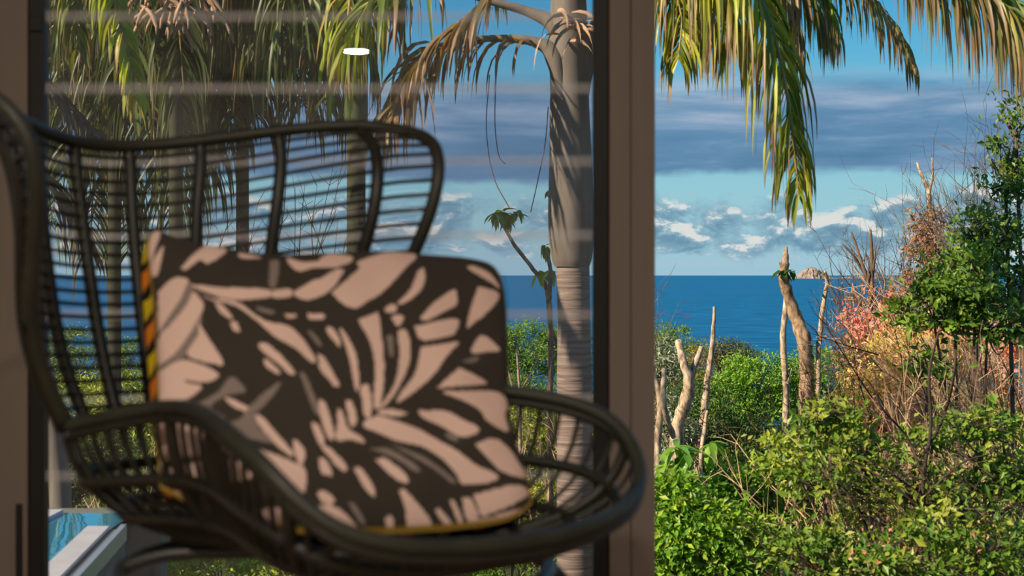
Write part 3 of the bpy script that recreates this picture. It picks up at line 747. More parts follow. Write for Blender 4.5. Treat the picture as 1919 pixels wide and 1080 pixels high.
def shrub(name, label, cat, d, blobs, pal, nclump, lpc, leaf, width=.42, rc=.16, seed=1, base=None, twig='twig', group=None,
          twigs=True, stem=.03, flower=None, shell=.55, depth=.8, spread=None):
    r = np.random.default_rng(seed)
    A = np.array([b[2] * b[3] for b in blobs], float); A /= A.sum()
    cx = np.average([b[0] for b in blobs], weights=A)
    bx = P(base if base else cx, 0, d)[0]
    gz = float(ground_z(d)); root = empty(name, (bx, d, gz)); tag(root, label, cat, group)
    loc = np.array([bx, d, gz])
    which = r.choice(len(blobs), nclump, p=A)
    u = r.normal(0, 1, (nclump, 3)); u /= np.linalg.norm(u, axis=1)[:, None]
    u[:, 1] = -np.abs(u[:, 1]) * np.where(r.random(nclump) < .8, 1, -1)
    rad = r.random(nclump) ** (1 / 3) * (1 - shell) + shell
    pos = np.zeros((nclump, 3)); rs = np.zeros(nclump)
    for k, (bxp, byp, rx, ry) in enumerate(blobs):
        m = which == k; c = P(bxp, byp, d); s = d / F
        R3 = np.array([rx * s, max(rx, ry * .6) * s * depth, ry * s])
        pos[m] = c + u[m] * rad[m][:, None] * R3
    # leaves
    q = r.normal(0, 1, (nclump, lpc, 3)); q /= np.linalg.norm(q, axis=2)[..., None]
    q[..., 2] = np.where(r.random((nclump, lpc)) < .75, np.abs(q[..., 2]), q[..., 2])
    q *= (r.random((nclump, lpc, 1)) ** .5) * rc * (1 + .35 * r.normal(0, 1, (nclump, 1, 1))).clip(.4, 1.8)
    lp = (pos[:, None] + q * [1, 1, .75]).reshape(-1, 3)
    nd = (q / (np.linalg.norm(q, axis=2)[..., None] + 1e-9)).reshape(-1, 3) * .5 + np.repeat(u, lpc, 0) * .5
    cols = np.array(pal)[r.choice(len(pal), nclump, p=[.45, .35, .2])]
    cl = np.repeat(cols, lpc, 0); cl = cl * (1 + r.normal(0, .16, (len(cl), 1))).clip(.4, 1.7)
    swap = r.random(len(cl)) < .18; cl[swap] = np.array(pal)[r.choice(3, swap.sum())]
    V, Q, c4 = leaf_cloud(lp, nd, leaf, width, cl, r)
    o = link('foliage', np_mesh('foliage', V - loc, Q, tint=c4), M['leaf'], root); o['kind'] = 'stuff'
    if flower:
        fb, nf, fl, fp = flower
        A2 = np.array([b[2] * b[3] for b in fb], float); A2 /= A2.sum(); w2 = r.choice(len(fb), nf, p=A2)
        fpz = np.array([P(fb[k][0] + r.normal(0, fb[k][2] * .5), fb[k][1] + r.normal(0, fb[k][3] * .5), d - .4 * r.random() - .2) for k in w2])
        fq = (fpz[:, None] + r.normal(0, .05, (nf, 14, 3))).reshape(-1, 3)
        V, Q, c4 = leaf_cloud(fq, r.normal(0, 1, fq.shape), fl, .6, jit(np.array(fp)[r.choice(3, len(fq))], len(fq), .12, r), r)
        o = link('flowers', np_mesh('flowers', V - loc, Q, tint=c4), M['leaf'], root); o['kind'] = 'stuff'
    if twigs:
        tb = TB(); hub = []
        for k, b in enumerate(blobs):
            c = P(b[0], b[1] + b[3] * .45, d); hub.append(c)
            g0 = loc + [r.normal(0, .1), r.normal(0, .1), 0]
            mid = (g0 + c) / 2 + r.normal(0, .12, 3)
            tb.tube(crv([g0, mid, c], 4), [stem, stem * .7, stem * .45], 5, cap=False)
        for j in r.choice(nclump, min(nclump, 130), replace=False):
            h = hub[which[j]]; e = pos[j]; m1 = h * .45 + e * .55 + r.normal(0, .06, 3)
            tb.tube(crv([h, m1, e + r.normal(0, .03, 3)], 3), [stem * .35, stem * .22, stem * .10], 3, cap=False)
        t = tb.build('branches', M[twig], root, smooth=False)
        t.data.transform(Matrix.Translation(-Vector(loc))); t['kind'] = 'stuff'
    return root

def trunk(name, label, cat, d, paths, m='bark', group=None, k=8, extra=None):
    """paths: list of [(px, py, width_px), ...] at distance d; first is the main stem, which is carried to the ground"""
    px, py, w = paths[0][0]; gz = float(ground_z(d)); b = P(px, py, d)
    root = empty(name, (b[0], d, gz)); tag(root, label, cat, group); loc = np.array(root.location)
    r = np.random.default_rng(int(px * 7 + py))
    for i, pth in enumerate(paths):
        pts = [P(x, y, d + r.normal(0, .06)) for x, y, _ in pth]; rad = [w_ / 2 / F * d for *_, w_ in pth]
        if i == 0 and pts[0][2] > gz + .1: pts = [np.array([b[0] + (b[0] - pts[1][0]) * .3, d, gz - .1])] + pts; rad = [rad[0] * 1.15] + rad
        n = 5; c = crv(pts, n); rr = np.interp(np.linspace(0, 1, len(c)), np.linspace(0, 1, len(rad)), rad)
        rr = rr * (1 + r.normal(0, .05, len(rr)))
        c = c + r.normal(0, 1, c.shape) * rr[:, None] * .08
        tb = TB().tube(c - loc, rr, k)
        tb.build('trunk' if i == 0 else 'branch', M[m], root)
    return root

def big_leaf(L, Wd, tint, r, k=6, droop=.35):
    """one broad leaf with a folded midrib, along +Y"""
    t = np.linspace(0, 1, k); w = Wd * np.sin(np.pi * t ** .8) ** .8 + .002; z = -droop * L * t ** 2
    V = []; 
    for i in range(k):
        V += [(-w[i] / 2, L * t[i], z[i] + w[i] * .18), (0, L * t[i], z[i]), (w[i] / 2, L * t[i], z[i] + w[i] * .18)]
    Q = []
    for i in range(k - 1):
        a = i * 3; Q += [(a, a+1, a+4, a+3), (a+1, a+2, a+5, a+4)]
    V = np.array(V); return np_mesh('leaf', V, np.array(Q), tint=jit(tint, 1, .12, r).repeat(len(V), 0), smooth=True)
def rosette(root, c, n, L, Wd, tint, seed, elev=(.1, .9), droop=.35):
    r = np.random.default_rng(seed); loc = np.array(root.location)
    for i in range(n):
        me = big_leaf(L * r.uniform(.7, 1.15), Wd * r.uniform(.8, 1.15), tint, r, droop=droop * r.uniform(.5, 1.5))
        o = link('leaf', me, M['bigleaf'], root, np.asarray(c) + r.normal(0, L * .06, 3) - loc)
        o.rotation_euler = (r.uniform(*elev) , 0, i * 2.4 + r.uniform(-.3, .3))

# ------------------------------------------------------------------ palms
def leaflet_pts(b, out, L, r, grav):
    """centre line of a hanging leaflet"""
    k = 7; p = [b]; dv = out.copy(); st = L / (k - 1)
    for i in range(k - 1):
        dv = dv + np.array([r.normal(0, .05), r.normal(0, .05), -grav * (i + .6) / k]); dv /= np.linalg.norm(dv); p.append(p[-1] + dv * st)
    return np.array(p)
def ribbon(p, w, r, side=None):
    k = len(p); t = np.linspace(0, 1, k); ww = w * np.where(t < .15, .5 + t * 3.3, (1 - ((t - .15) / .85) ** 2.2)) + .0012
    tg = np.gradient(p, axis=0); tg /= np.linalg.norm(tg, axis=1)[:, None]
    a = side if side is not None else r.normal(0, 1, 3) + [0, 0, .2]
    s = np.cross(tg, a); s /= np.linalg.norm(s, axis=1)[:, None] + 1e-9
    V = np.empty((k * 3, 3)); n = np.cross(s, tg)
    V[0::3] = p - s * ww[:, None] / 2 + n * ww[:, None] * .15; V[1::3] = p; V[2::3] = p + s * ww[:, None] / 2 + n * ww[:, None] * .15
    i = np.arange(k - 1)[:, None] * 3
    Q = np.concatenate([i + [0, 1, 4, 3], i + [1, 2, 5, 4]]).reshape(-1, 4)
    return V, Q
GREENP = [(.30, .36, .03), (.16, .24, .03), (.10, .17, .03)]
DRYP = [(.40, .27, .13), (.26, .17, .09), (.20, .17, .07)]
def tint_leaf(pal, mixd, r, k):
    c = np.array(pal[r.choice(3, p=[.4, .35, .25])]) * (1 + r.normal(0, .15))
    t = np.repeat(np.linspace(0, 1, k), 3)[:, None]
    dry = np.array((.33, .20, .11)) * (1 + r.normal(0, .15)); f = np.clip((t - (1 - mixd)) / .35, 0, 1)
    return np.clip(c * (1 - f) + dry * f, .004, .9)
def frond(parent, pts, n, L, w, pal, seed, grav=.9, dry=.35, single=False, r0=.018, spread=.9, tipL=.45, start=.12, upb=0.0, side_only=None):
    """pts: world control points of the rachis"""
    r = np.random.default_rng(seed); loc = np.array(parent.location)
    c = crv(pts, 10); tb = TB().tube(c - loc, [r0, r0 * .75, r0 * .45, r0 * .18], 6, cap=False)
    ra = tb.build('frond', M['rachis'], parent)
    sl = np.concatenate([[0], np.cumsum(np.linalg.norm(np.diff(c, axis=0), axis=1))]); sl /= sl[-1]
    tg = np.gradient(c, axis=0); tg /= np.linalg.norm(tg, axis=1)[:, None]
    VV, QQ, TT, m = [], [], [], 0
    for i in range(n):
        t = start + (1 - start) * (i + r.random() * .6) / n
        b = np.array([np.interp(t, sl, c[:, k]) for k in range(3)]); T = np.array([np.interp(t, sl, tg[:, k]) for k in range(3)])
        sd = np.cross(T, [0, 0, 1.0]); ln = np.linalg.norm(sd)
        sd = sd / ln if ln > .15 else np.array([1.0, 0, 0])
        for sg in ((-1, 1) if side_only is None else (side_only,)):
            out = sd * sg * spread + T * (.35 + .6 * t) + np.array([0, 0, upb]) + r.normal(0, .12, 3); out /= np.linalg.norm(out)
            ll = L * (1 - (1 - tipL) * t ** 2) * (.55 + .45 * min(1, (t - start) * 5 + .2)) * r.uniform(.82, 1.12)
            p = leaflet_pts(b, out, ll, r, grav); V, Q = ribbon(p, w * r.uniform(.8, 1.15), r)
            tn = tint_leaf(pal, dry * r.uniform(.3, 1.7), r, len(p))
            if single:
                link('leaflet', np_mesh('leaflet', V - b, Q, tint=tn, smooth=True), M['palmleaf'], ra, b - loc)
            else:
                VV.append(V - loc); QQ.append(Q + m); TT.append(tn); m += len(V)
    if not single:
        o = link('leaflets', np_mesh('leaflets', np.vstack(VV), np.vstack(QQ), tint=np.vstack(TT), smooth=True), M['palmleaf'], ra); o['kind'] = 'stuff'
    return ra

def lathe_trunk(name, prof, x, d, m, root, k=28):
    """prof: (z, radius, dx) from bottom to top"""
    loc = np.array(root.location); V = []
    pr = crv(prof, 5)
    for z, rr, dx in pr:
        V += [(x + dx + rr * math.cos(2 * math.pi * j / k) - loc[0], d + rr * math.sin(2 * math.pi * j / k) - loc[1], z - loc[2]) for j in range(k)]
    i = np.arange(len(pr) - 1)[:, None] * k; j = np.arange(k)[None]; j1 = (j + 1) % k
    Q = np.stack([i + j, i + j1, i + k + j1, i + k + j], -1).reshape(-1, 4)
    return link(name, np_mesh(name, np.array(V), Q, smooth=True), M[m], root)

def palm_main():
    d = 8.0; s = d / F; x = P(1072, 0, d)[0]; gz = float(ground_z(d)); root = empty('palm_tree', (x, d, gz))
    tag(root, 'tall palm with smooth grey crownshaft and ringed trunk, left of the door post', 'palm')
    zz = lambda py: CZ - (py - HZ) * s
    lathe_trunk('trunk', [(gz - .1, 38*s, 8*s), (zz(1080), 34*s, 6*s), (zz(760), 33*s, 5*s), (zz(600), 31*s, 4*s), (zz(488), 31*s, 2*s)], x, d, 'trunk', root)
    lathe_trunk('crownshaft', [(zz(500), 33*s, 0), (zz(482), 38*s, 0), (zz(430), 42.5*s, -2*s), (zz(330), 41*s, -2*s), (zz(200), 37*s, -4*s), (zz(140), 36*s, -5*s), (zz(80), 38*s, -6*s), (zz(-40), 30*s, -6*s), (zz(-150), 20*s, -4*s), (zz(-230), 6*s, -2*s), (zz(-260), 1*s, 0)], x, d, 'shaft', root)
    Q = lambda *a: [P(px, py, dd) for px, py, dd in a]
    # leaf bases that arch off the shaft
    tb = TB()
    for pts, rr in ((Q((1058, 230, d - .06), (1040, 110, d - .06), (1000, 78, d - .05), (930, 72, d - .05), (868, 76, d - .1)), [.03, .055, .028, .02, .015]),
                    (Q((1062, 120, d - .02), (1040, 50, d - .02), (990, 22, d), (920, 2, d), (850, -20, d)), [.03, .05, .028, .022, .018]),
                    (Q((1085, 240, d), (1097, 130, d), (1110, 60, d + .1), (1150, 0, d + .2), (1230, -60, d + .2)), [.03, .05, .034, .028, .022])):
        o = TB().tube(crv(pts, 6) - np.array(root.location), rr, 10).build('petiole', M['shaft'], root)
    # frond continuing to the left
    frond(root, Q((868, 76, d - .1), (800, 96, d - .1), (760, 150, d - .2), (720, 240, d - .3)), 26, .62, .028, DRYP, 31, grav=1.4, dry=.7, start=.02, spread=.5)
    frond(root, Q((1000, 78, d - .05), (930, 72, d - .08), (868, 76, d - .1), (820, 88, d)), 12, .52, .026, DRYP, 32, grav=1.8, dry=.8, start=.0, spread=.35)
    frond(root, Q((960, -60, d - .9), (900, 10, d - .9), (830, 70, d - .9), (770, 135, d - .9)), 24, .45, .026, DRYP, 33, grav=1.0, dry=.4, spread=.6)
    frond(root, Q((850, -20, d), (780, -40, d - .2), (700, 0, d - .4), (650, 90, d - .5)), 34, .7, .028, GREENP, 34, grav=1.2, dry=.4, spread=.7)
    # fronds to the right, seen through the open door
    GY = [(.46, .46, .04), (.30, .36, .03), (.16, .22, .03)]; OB = [(.13, .17, .04), (.24, .22, .06), (.34, .24, .10)]
    frond(root, Q((1180, -200, 7.3), (1330, -130, 7.0), (1430, 10, 6.8), (1474, 170, 6.7), (1492, 310, 6.7), (1497, 370, 6.7)), 92, .85, .019, GY, 35, grav=1.6, dry=.42, single=True, spread=.62, tipL=.2, start=.08)
    frond(root, Q((1250, -220, 8.2), (1430, -160, 8.2), (1580, -70, 8.3), (1680, 60, 8.3), (1712, 130, 8.3)), 52, .55, .017, OB, 36, grav=1.4, dry=.5, single=True, spread=.8, tipL=.35)
    frond(root, Q((1300, -260, 7.2), (1550, -230, 7.0), (1750, -90, 6.9), (1890, 20, 6.8), (1990, 120, 6.8)), 84, .72, .018, OB, 37, grav=1.9, dry=.5, spread=.6, start=.30, tipL=.7)
    frond(root, Q((1350, -260, 7.6), (1600, -250, 7.6), (1780, -90, 7.6), (1930, 30, 7.6), (2040, 130, 7.6)), 80, .70, .018, GREENP, 371, grav=1.8, dry=.5, spread=.6, start=.30, tipL=.8)
    frond(root, Q((1160, -120, 8.3), (1230, -80, 8.0), (1275, 20, 7.8), (1272, 110, 7.7)), 70, .55, .019, GY, 38, grav=1.5, dry=.45, spread=.7)
    frond(root, Q((1160, -160, 7.8), (1260, -120, 7.6), (1340, -40, 7.4), (1370, 70, 7.3)), 66, .78, .019, GY, 381, grav=1.6, dry=.4, spread=.7, tipL=.4)
    frond(root, Q((1200, -200, 8.0), (1320, -170, 7.9), (1440, -110, 7.8), (1530, -30, 7.8), (1570, 60, 7.8)), 70, .62, .018, GREENP, 382, grav=1.6, dry=.5, spread=.75, tipL=.4)
    frond(root, Q((1200, -180, 8.8), (1330, -150, 8.8), (1480, -90, 8.8), (1620, -10, 8.8), (1690, 70, 8.8)), 70, .55, .017, OB, 39, grav=1.4, dry=.6, spread=.8, tipL=.5)
    frond(root, Q((1200, -180, 9.2), (1300, -160, 9.2), (1400, -90, 9.2), (1470, 0, 9.2), (1500, 90, 9.2)), 64, .65, .019, OB, 391, grav=1.4, dry=.6, spread=.8, tipL=.5)
    frond(root, Q((1200, -220, 8.6), (1400, -220, 8.6), (1560, -160, 8.6), (1700, -60, 8.6), (1770, 10, 8.6)), 60, .50, .017, OB, 392, grav=1.6, dry=.5, spread=.75, tipL=.4)
    frond(root, Q((1180, -180, 8.4), (1240, -150, 8.2), (1300, -60, 8.0), (1330, 60, 8.0)), 60, .62, .018, OB, 393, grav=1.6, dry=.5, spread=.8, tipL=.5)
    frond(root, Q((1200, -180, 7.6), (1330, -160, 7.4), (1440, -100, 7.3), (1520, 0, 7.3), (1545, 60, 7.3)), 60, .60, .018, GREENP, 394, grav=1.7, dry=.5, spread=.7, tipL=.4)
    # stalks that carry the upper fronds back to the shaft
    for a in ((1180, -200, 7.3), (1250, -220, 8.2), (1300, -260, 7.2), (1350, -260, 7.6), (1160, -120, 8.3), (1160, -160, 7.8), (1200, -200, 8.0),
              (1200, -180, 8.8), (1200, -180, 9.2), (1200, -220, 8.6), (1180, -180, 8.4), (1200, -180, 7.6), (960, -60, 7.1)):
        p1 = P(*a); p0 = P(1068, -60, d); pm = (p0 + p1) / 2 + [0, 0, .10]
        TB().tube(crv([p0, pm, p1], 5) - np.array(root.location), [.05, .03, .02], 8).build('petiole', M['shaft'], root)
    # brown husk strips and hanging fibres on the shaft
    r = np.random.default_rng(9)
    for i in range(16):
        px = r.uniform(1040, 1108); py = r.uniform(20, 80); L = r.uniform(.15, .42)
        p = leaflet_pts(P(px, py, d - .14), np.array([r.normal(0, .5), -.4, .1]) / 1.0, L, r, 1.2)
        V, Qd = ribbon(p, .022, r); link('husk_strip', np_mesh('husk_strip', V - np.array(root.location), Qd, smooth=True), M['husk'], root)
    for pts in (((918, 140), (912, 240), (925, 330), (955, 390)), ((930, 150), (928, 230), (935, 290), (948, 308)), ((1028, 200), (1022, 270), (1008, 340), (995, 398))):
        TB().tube(crv([P(a, b, d - .1) for a, b in pts], 6) - np.array(root.location), .0028, 4, cap=False).build('fibre', M['twig'], root)
palm_main()

def palm_side(px, d, seed, label, shaft_px, trunk_m='palmgreen', group='palms left of the main palm', fr=(), top=-140, r0=19, lean=0.0, tm='darktrunk'):
    s = d / F; x = P(px, 0, d)[0]; gz = float(ground_z(d)); root = empty('palm_tree', (x, d, gz)); tag(root, label, 'palm')
    zz = lambda py: CZ - (py - HZ) * s
    lathe_trunk('trunk', [(gz - .1, r0*1.2*s, lean*1.2*s), (zz(900), r0*s, lean*s), (zz(500), r0*.95*s, 0), (zz(shaft_px + 10), r0*.9*s, 0)], x, d, tm, root, 20)
    lathe_trunk('crownshaft', [(zz(shaft_px + 14), r0*.92*s, 0), (zz(shaft_px), r0*1.15*s, 0), (zz(shaft_px - 120), r0*1.12*s, 0), (zz(top), r0*.9*s, 0)], x, d, trunk_m, root, 20)
    for i, (pts, n, L, pal, grav, dry, sp) in enumerate(fr):
        frond(root, [P(*p) for p in pts], n, L, .028, pal, seed + i, grav=grav, dry=dry, spread=sp)
    return root
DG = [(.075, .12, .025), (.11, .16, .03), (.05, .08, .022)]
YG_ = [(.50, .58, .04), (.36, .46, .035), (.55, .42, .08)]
palm_side(668, 9.2, 100, 'slim green palm behind the chair back, its trunk shaded dark green', 230, fr=[
    (((668, -120, 9.2), (640, -180, 8.6), (600, -80, 8.0), (570, 90, 7.8)), 44, .8, DG, 1.5, .2, .7),
    (((668, -120, 9.2), (560, -220, 9.2), (450, -120, 9.2), (400, 60, 9.2)), 50, .95, DG, 1.6, .25, .8),
    (((668, -120, 9.2), (620, -160, 8.4), (560, -60, 8.0), (500, 110, 7.9)), 46, .9, DG, 1.6, .15, .8),
    (((668, -100, 9.2), (690, -150, 8.4), (720, -60, 8.0), (740, 60, 7.9)), 40, .62, DRYP, 1.6, .6, .6),
    (((668, -100, 9.2), (670, -130, 8.3), (655, 10, 7.8), (640, 150, 7.7)), 44, .7, YG_, 1.5, .2, .5),
    (((668, -120, 9.2), (600, -150, 10), (520, -60, 10.5), (470, 120, 10.7)), 50, 1.0, DG, 1.6, .3, .9),
    (((668, -120, 9.2), (760, -200, 9.6), (860, -120, 9.8), (930, -10, 10)), 40, .55, GREENP, 1.5, .5, .7),
    (((668, -100, 9.2), (640, -120, 9.6), (620, 20, 10), (610, 200, 10)), 46, .8, [(.10, .15, .03), (.16, .20, .04), (.22, .20, .08)], 1.4, .4, .8),
])
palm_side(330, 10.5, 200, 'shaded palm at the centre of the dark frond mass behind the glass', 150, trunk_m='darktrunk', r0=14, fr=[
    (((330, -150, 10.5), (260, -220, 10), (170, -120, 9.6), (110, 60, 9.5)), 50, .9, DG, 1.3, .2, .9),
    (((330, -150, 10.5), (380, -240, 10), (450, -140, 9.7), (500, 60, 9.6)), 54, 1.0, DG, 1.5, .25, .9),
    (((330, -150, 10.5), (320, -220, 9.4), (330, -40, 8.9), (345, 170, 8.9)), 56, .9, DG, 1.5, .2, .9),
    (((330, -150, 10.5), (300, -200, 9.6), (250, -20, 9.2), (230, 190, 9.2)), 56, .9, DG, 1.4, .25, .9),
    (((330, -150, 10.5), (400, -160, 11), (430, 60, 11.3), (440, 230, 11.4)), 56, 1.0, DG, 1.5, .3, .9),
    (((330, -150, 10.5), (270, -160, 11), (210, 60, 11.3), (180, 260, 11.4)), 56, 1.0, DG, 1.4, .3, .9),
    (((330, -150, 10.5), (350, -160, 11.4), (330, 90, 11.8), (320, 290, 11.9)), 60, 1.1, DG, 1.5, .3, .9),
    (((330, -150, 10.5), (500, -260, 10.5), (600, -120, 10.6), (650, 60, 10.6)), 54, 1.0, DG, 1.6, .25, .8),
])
palm_side(40, 7.4, 300, 'palm at the left edge of the glass with sunlit yellow-green fronds', -60, r0=20, top=-260, lean=72., tm='shaft', fr=[
    (((118, -240, 7.4), (170, -160, 7.0), (215, 0, 6.8), (245, 120, 6.7), (255, 190, 6.7)), 56, .36, YG_, 1.3, .25, .65),
    (((118, -240, 7.4), (130, -140, 7.0), (140, -20, 6.9), (150, 90, 6.9)), 44, .36, GREENP, 1.3, .4, .65),
    (((118, -240, 7.4), (60, -160, 7.4), (30, 0, 7.5), (20, 160, 7.6)), 44, .5, GREENP, 1.3, .4, .7),
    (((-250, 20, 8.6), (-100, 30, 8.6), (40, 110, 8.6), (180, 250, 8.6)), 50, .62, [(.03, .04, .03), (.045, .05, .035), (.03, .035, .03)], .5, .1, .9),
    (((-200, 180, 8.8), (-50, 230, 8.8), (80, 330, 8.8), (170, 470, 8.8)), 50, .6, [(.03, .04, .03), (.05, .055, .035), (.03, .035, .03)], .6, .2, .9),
])
def thick_mass(root_px, d0, label, arcs, seed):
    d = d0; x = P(root_px, 0, d)[0]; gz = float(ground_z(d)); root = empty('palm_tree', (x, d, gz)); tag(root, label, 'palm')
    r = np.random.default_rng(seed); s = d / F
    lathe_trunk('trunk', [(gz - .1, 14*s, 0), (CZ + 200*s, 12*s, 0), (CZ + 640*s, 12*s, 0)], x, d, 'darktrunk', root, 16)
    for i, (tx, ty, L, pal) in enumerate(arcs):
        dd = d + r.uniform(-.5, 1.1); mx = root_px + (tx - root_px) * .45
        pts = [P(root_px, -130, d), P(mx, min(-190, ty - 330) + r.uniform(-30, 30), (d + dd) / 2), P(root_px + (tx - root_px) * .85, ty - 150, dd), P(tx, ty, dd)]
        frond(root, pts, 64, L * 1.1, .026, pal, seed + i, grav=1.5, dry=r.uniform(.1, .4), spread=.9, tipL=.6)
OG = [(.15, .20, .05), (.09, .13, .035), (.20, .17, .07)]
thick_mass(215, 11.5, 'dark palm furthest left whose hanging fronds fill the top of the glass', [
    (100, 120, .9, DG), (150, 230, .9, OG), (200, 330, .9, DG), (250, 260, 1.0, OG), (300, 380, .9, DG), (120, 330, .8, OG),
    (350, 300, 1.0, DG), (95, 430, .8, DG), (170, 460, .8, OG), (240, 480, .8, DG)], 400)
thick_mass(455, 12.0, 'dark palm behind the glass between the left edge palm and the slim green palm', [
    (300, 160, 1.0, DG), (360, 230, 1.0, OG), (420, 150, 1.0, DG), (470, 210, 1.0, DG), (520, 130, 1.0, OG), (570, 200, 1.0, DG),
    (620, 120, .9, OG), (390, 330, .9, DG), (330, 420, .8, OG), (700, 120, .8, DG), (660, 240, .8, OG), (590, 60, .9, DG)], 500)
# old inflorescence hanging near the top
def spadix():
    d = 8.4; c0 = P(300, -30, d); root = empty('dry_palm_inflorescence', tuple(P(300, 10, d))); tag(root, 'dry tan palm flower stalk with curled tassels hanging in the fronds', 'flower stalk')
    r = np.random.default_rng(4); loc = np.array(root.location)
    TB().tube(crv([P(330, -170, 9.5), P(330, -110, 8.8), c0], 6) - loc, .014, 6).build('stalk', M['husk'], root)
    for i in range(30):
        b = P(r.uniform(255, 400), r.uniform(-20, 25), d + r.normal(0, .1))
        p = leaflet_pts(b, np.array([r.normal(0, .6), r.normal(0, .4), -.2]), r.uniform(.15, .33), r, 1.0)
        p[-2:, 2] += .02
        TB().tube(p - loc, [.012, .014, .008], 5).build('tassel', M['husk'], root)
spadix()

# ------------------------------------------------------------------ shrubs and trees
S = shrub
# far canopy against the sea
S('bush', 'rounded olive green bush against the sea, right of the door post', 'bush', 40, [(1265, 655, 55, 38), (1235, 665, 35, 35)], PAL['mid'], 120, 55, .075, seed=1, rc=.35)
S('bush', 'rusty brown and olive bush below the far rounded bush', 'bush', 37, [(1330, 700, 70, 52), (1290, 720, 60, 50)], PAL['olive'], 150, 60, .075, seed=2, rc=.35)
S('bush', 'grey green tufted bush on the skyline right of the leaning pole', 'bush', 36, [(1380, 690, 40, 42), (1350, 670, 25, 25)], [(.12,.15,.06),(.22,.17,.08),(.09,.12,.04)], 90, 55, .075, seed=3, rc=.33)
S('bush', 'bright green bush in the middle between the poles and bent trunk', 'bush', 24, [(1420, 735, 78, 66), (1375, 765, 50, 60), (1480, 730, 45, 55)], PAL['bright'], 260, 70, .060, seed=4, rc=.24)
S('bush', 'low green bush at the foot of the bent trunk', 'bush', 27, [(1545, 720, 60, 60), (1500, 740, 50, 60)], PAL['bright'], 140, 60, .065, seed=5, rc=.26)
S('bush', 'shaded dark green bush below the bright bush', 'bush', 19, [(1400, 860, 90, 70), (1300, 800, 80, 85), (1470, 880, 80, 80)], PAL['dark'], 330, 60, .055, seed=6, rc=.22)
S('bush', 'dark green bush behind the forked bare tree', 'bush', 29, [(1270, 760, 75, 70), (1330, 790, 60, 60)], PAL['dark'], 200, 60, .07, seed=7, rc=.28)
S('bush', 'silvery leaved shrub beside the door post', 'bush', 17, [(1238, 690, 26, 45), (1255, 800, 35, 60)], PAL['silver'], 80, 45, .06, width=.3, seed=8, rc=.16)
# through the glass right of the cushion
S('bush', 'bright green bush seen between the cushion and the palm trunk', 'bush', 30, [(990, 660, 62, 55), (1060, 665, 50, 50), (920, 670, 55, 55)], PAL['bright'], 220, 60, .075, seed=9, rc=.3)
S('bush', 'sunlit bush behind the arm of the chair', 'bush', 16, [(985, 810, 70, 70), (1080, 830, 60, 80), (900, 850, 70, 80), (1000, 930, 90, 70)], PAL['yellow'], 300, 60, .05, seed=10, rc=.18)
S('bush', 'shaded undergrowth between far bush and near bush behind the glass', 'bush', 22, [(960, 760, 90, 50), (1060, 770, 80, 60), (860, 770, 90, 60)], PAL['mid'], 190, 60, .06, seed=11, rc=.24)
# left part behind the chair
S('bush', 'green hillside bush behind the left half of the chair back', 'bush', 32, [(150, 680, 90, 60), (300, 690, 100, 60), (30, 690, 80, 60)], PAL['mid'], 260, 55, .08, seed=12, rc=.33)
S('bush', 'green hillside bush hidden behind the cushion', 'bush', 31, [(480, 690, 100, 60), (640, 690, 100, 60), (790, 690, 90, 60)], PAL['mid'], 200, 50, .08, seed=13, rc=.33)
S('bush', 'sunny yellow green bush low behind the chair back', 'bush', 15, [(230, 760, 70, 70), (140, 800, 60, 80), (330, 800, 80, 80)], PAL['yellow'], 240, 60, .05, seed=14, rc=.18)
S('bush', 'mid green bush behind the seat of the chair', 'bush', 14, [(250, 900, 90, 80), (400, 900, 100, 80), (560, 890, 100, 80), (720, 890, 100, 80)], PAL['mid'], 260, 60, .05, seed=15, rc=.18)
S('bush', 'bright low bush below the seat, left of the steel legs', 'bush', 9.5, [(300, 1080, 70, 95), (400, 1090, 90, 75), (520, 1100, 90, 75)], PAL['yellow'], 220, 60, .036, seed=16, rc=.12)
S('bush', 'bright low bush below the seat, right of the steel legs', 'bush', 9.5, [(660, 1095, 100, 75), (800, 1090, 100, 75), (960, 1085, 100, 85), (1050, 1060, 50, 90)], PAL['bright'], 280, 60, .036, seed=17, rc=.12)
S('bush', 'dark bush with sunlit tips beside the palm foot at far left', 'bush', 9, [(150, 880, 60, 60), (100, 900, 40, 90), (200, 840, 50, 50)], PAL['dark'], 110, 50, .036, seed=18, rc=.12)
# right hand mass
PINKF = PAL['pink']; FG = [(.16, .28, .03), (.10, .20, .02), (.32, .38, .05)]
S('shrub', 'pink flowering shrub with bare brown twigs right of the bent trunk', 'shrub', 16, [(1640, 620, 60, 80), (1690, 600, 50, 60), (1600, 650, 35, 50)], PAL['brown'], 120, 30, .055, seed=19, rc=.2, twig='tan', stem=.03,
  flower=([(1640, 640, 36, 50), (1615, 620, 24, 40), (1670, 590, 40, 30), (1585, 600, 20, 20), (1520, 745, 36, 12), (1650, 700, 30, 30)], 70, .06, PINKF))
S('shrub', 'rust and tan shrub in the middle of the right hand thicket', 'shrub', 13.5, [(1740, 720, 130, 120), (1870, 710, 80, 130), (1640, 760, 80, 70)], [(.82, .46, .24), (.66, .54, .13), (.50, .46, .10)], 380, 32, .050, seed=20, rc=.19, twig='tan', stem=.035,
  flower=([(1700, 780, 80, 40), (1640, 800, 60, 30), (1880, 650, 40, 60), (1700, 880, 60, 40), (1800, 600, 60, 30), (1880, 760, 50, 40)], 110, .05, PINKF))
S('small_tree', 'brown leaved sapling on the skyline below the forked dead top', 'tree', 15, [(1740, 440, 24, 60), (1735, 520, 40, 60), (1785, 530, 50, 50)], PAL['brown'], 90, 30, .058, seed=21, rc=.17, stem=.025)
